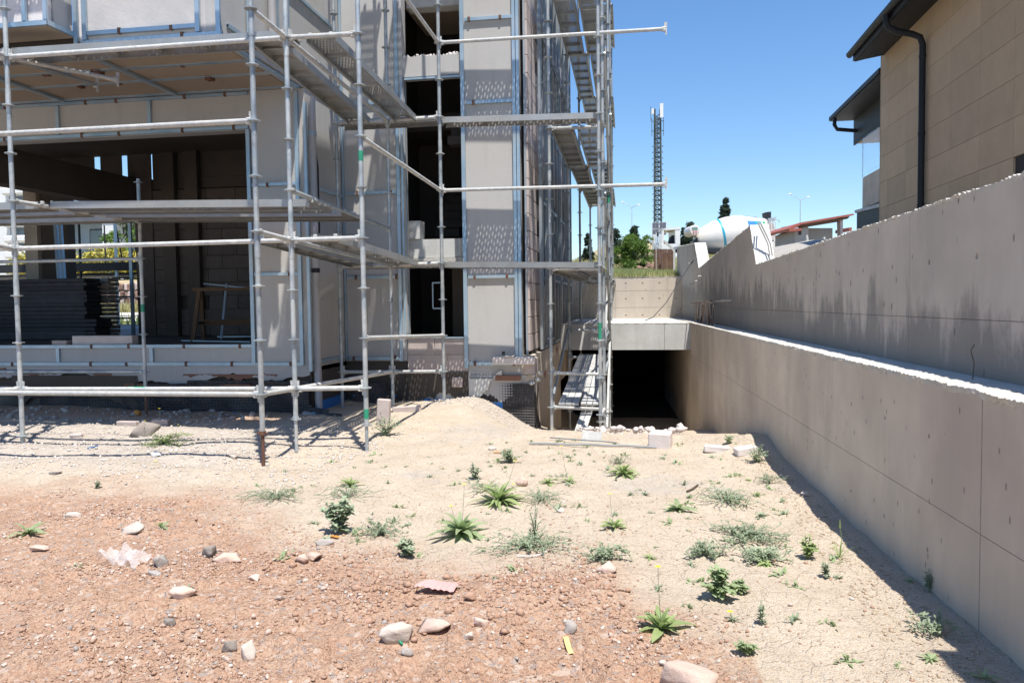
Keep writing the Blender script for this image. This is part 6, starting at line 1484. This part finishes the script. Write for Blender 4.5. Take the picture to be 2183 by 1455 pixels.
rosette_weed(1622, 1100, 42, 'toothed thistle seedling left of the wall shadow', m_leafg, 8, .35, .7, (), 14, True, toothed=True)
rosette_weed(1596, 1024, 22, 'tiny bright seedling near the ramp blocks', m_leafl, 14, .2, .5, (), 15)
rosette_weed(1985, 1408, 62, 'dark green dandelion in the wall shadow, low right', m_leaf, 12, .20, .6, (), 16, True)
rosette_weed(2096, 1448, 70, 'dark green dandelion in the wall shadow at the bottom right corner', m_leaf, 12, .18, .9, (), 17, True)
rosette_weed(1940, 1240, 34, 'small dark weed in the wall shadow at the foot of the long wall', m_leaf, 10, .2, .6, (), 18)
bushy_weed(724, 1136, 96, 88, 'dusty bluish green bushy weed left of the large rosette', m_leafg, 12, 1, .6, .040)
bushy_weed(1530, 1275, 74, 76, 'upright dark green leafy weed alone on the beige soil, right', m_leaf, 9, 2, .65, .034, toothed=False)
bushy_weed(1578, 1262, 48, 30, 'low side clump joined to the upright dark green weed', m_leaf, 7, 3, .6, .024, toothed=False)
bushy_weed(1012, 1022, 34, 50, 'narrow upright prickly weed above the grassy clump', m_leafg, 6, 4, .5, .024)
bushy_weed(1085, 985, 62, 34, 'low prickly weed beside the orange scrap', m_leafg, 11, 5, .45, .030)
bushy_weed(866, 1185, 66, 42, 'grey green leafy weed at the edge of the red soil, left of the big rosette', m_leafg, 9, 6, .6, .028)
bushy_weed(1720, 1190, 46, 58, 'light green leafy weed on the edge of the wall shadow', m_leafl, 8, 7, .6, .022, toothed=False)
bushy_weed(822, 928, 90, 54, 'straggling green weed at the foot of the third front pole', m_leafg, 14, 8, .35, .030)
bushy_weed(1612, 985, 66, 46, 'thin leafy weed growing by the tilted block at the wall foot', m_leafg, 10, 9, .35, .026)
bushy_weed(1553, 945, 18, 26, 'small dark sprig behind the flat block at the ramp edge', m_leaf, 5, 10, .5, .022)
bushy_weed(1760, 1232, 30, 40, 'sparse small weed below the light green one', m_leafg, 5, 11, .4, .018)
bushy_weed(1622, 1330, 30, 56, 'spindly upright stalk weed on bare beige soil', m_leafg, 4, 12, .3, .018)
bushy_weed(1980, 1260, 0.1+30, 60, 'spindly weed by the wall shadow further down', m_leafg, 4, 13, .3, .020)
bushy_weed(1588, 1392, 60, 30, 'small dark leafy weed at the end of the red clods', m_leaf, 8, 14, .5, .018)
bushy_weed(206, 1000+40, 22, 24, 'tiny sprig on the chalky ground at the left', m_leafg, 4, 15, .4, .016)
sprawl_weed(590, 1062, 130, 'wide fine leaved sprawling weed at the edge of the red soil', m_leafg, 30, 1, .013)
sprawl_weed(1125, 1165, 190, 'wide sprawling weed below the large rosette', m_leafg, 26, 2, .020)
bushy_weed(1140, 1150, 40, 90, 'tall branching stalk rising out of the sprawling weed', m_leafg, 4, 16, .3, .022)
sprawl_weed(1590, 1150, 150, 'big trailing weed mat in the middle of the right hand soil', m_leafg, 34, 3, .020)
sprawl_weed(1550, 1068, 130, 'trailing weed mat above the big one, beside the curled twig', m_leafg, 26, 4, .018)
sprawl_weed(1505, 1182, 84, 'trailing weed patch left of the big mat', m_leafg, 24, 5, .016)
sprawl_weed(1625, 1195, 100, 'trailing weed patch below the big mat', m_leafg, 30, 6, .018)
rosette_weed(1632, 1204, 58, 'broad pale leaves under the trailing weed patch', m_leafl, 8, .4, .5, (), 19)
sprawl_weed(1290, 1192, 90, 'sparse leafy weed behind the pinkish stone', m_leafg, 16, 7, .022)
sprawl_weed(1155, 1066, 90, 'fine low weed right of the grassy clump', m_leafg, 20, 8, .013)
sprawl_weed(815, 1140, 110, 'fine grey weed between dusty weed and large rosette', m_leafg, 22, 9, .016)
sprawl_weed(350, 945, 110, 'straggling weed with yellow flowers below the wedge shaped rock', m_leafl, 24, 10, .022)
for dx, h in ((-40, 34), (-8, 62), (24, 30), (60, 34)):
    pass
g = gpt(330, 940); tf = thing('yellow_flower_weed', g, 'upright yellow flower stalks beside the wedge shaped rock', 'weed')
for i, (dx, h, ln) in enumerate(((-.12, .22, 0), (.03, .36, .15), (.2, .18, .4), (-.06, .14, -.4))): flower(tf, g+Vector((dx, 0, 0)), h, ln, i)
sprawl_weed(1040, 1045, 90, 'low trailing weed left of the grassy clump', m_leafg, 14, 11, .013)
sprawl_weed(1640, 1030, 60, 'thin trailing weed left of the small white stone', m_leafg, 12, 12, .014)
sprawl_weed(1990, 1345, 110, 'sparse trailing weed beside the step in the wall shadow', m_leafg, 9, 13, .020)
sprawl_weed(1320, 1000-12, 40, 'small weed behind the round rosette', m_leafg, 10, 14, .014)
sprawl_weed(740, 1060, 120, 'fine grey weed around the small bright rosette', m_leafg, 18, 15, .014)
# grass stalk by the shadow, reed on the ledge
g = gpt(1790, 1190); t = thing('grass_stalk', g, 'single tall grass stalk with a seed head in front of the wall shadow', 'grass'); k = (g-CAMP).dot(fw)/FPX
MB().path([g, g+Vector((.01,0,40*k)), g+Vector((0,0,78*k))], [.0025,.002,.001], 5).build('stem', m_leafl, t, True); MB().tube(g+Vector((0,0,66*k)), g+Vector((.0,0,84*k)), .006, 6, r1=.002).build('seed_head', m_leafl, t)
its = []; rnd = random.Random(3)
for i in range(16): vs, fs = leaf_mesh(.13*rnd.uniform(.5, 1), .006, (rnd.uniform(.6, 1.4), .5)); its.append((vs, fs, rot_zy(i*2.4)))
merge_leaves('foliage', its, m_leafl, t, g)
q = onX(2108, 820, 1.55); MB_ = MB(); MB_.path([(1.57, 4.05, 1.11), (1.575, 4.05, 1.19), (1.56, 4.05, 1.25), (1.575, 4.05, 1.28)], .0025, 5); tag(MB_.build('dry_stalk', m_bark, None, True), 'dry stalk growing from the ledge at the foot of the upper wall', 'stalk')
# scattered tiny seedlings, individually too alike to tell apart
rnd = random.Random(21); protos = []
for i in range(4):
    its = []
    for j in range(12): vs, fs = leaf_mesh(.030*rnd.uniform(.5, 1.2), .009, (rnd.uniform(.2, 1.2), .6), False, 3); its.append((vs, fs, Matrix.Translation((rnd.gauss(0,.012), rnd.gauss(0,.012), 0)) @ rot_zy(rnd.uniform(0, 6.28))))
    mb = MB(); [mb.add([m @ Vector(v) for v in vs], fs) for vs, fs, m in its]; me = bpy.data.meshes.new('seedling'); me.from_pydata(mb.v, [], mb.f); me.materials.append(m_leafg if i % 2 else m_leaf); protos.append(me)
cnt = 0
while cnt < 170:
    x, y = rnd.uniform(-3.2, 1.15), rnd.uniform(3.2, 8.3)
    if x > wallx(y)-.12 or float(red_mask(x, np.array(y))) > .5 and rnd.random() < .9: continue
    if rnd.random() > .5+.5*sst(-2.5, .5, x): continue
    o = put('seedling', protos[cnt % 4], None, (x, y, gh(x, y)), (0, 0, rnd.uniform(0, 6.28))); s = rnd.uniform(.6, 1.7); o.scale = (s, s, s)
    tag(o, 'tiny green seedling sprouting on the dry beige soil', 'seedling', 'tiny seedlings on the dry soil'); cnt += 1
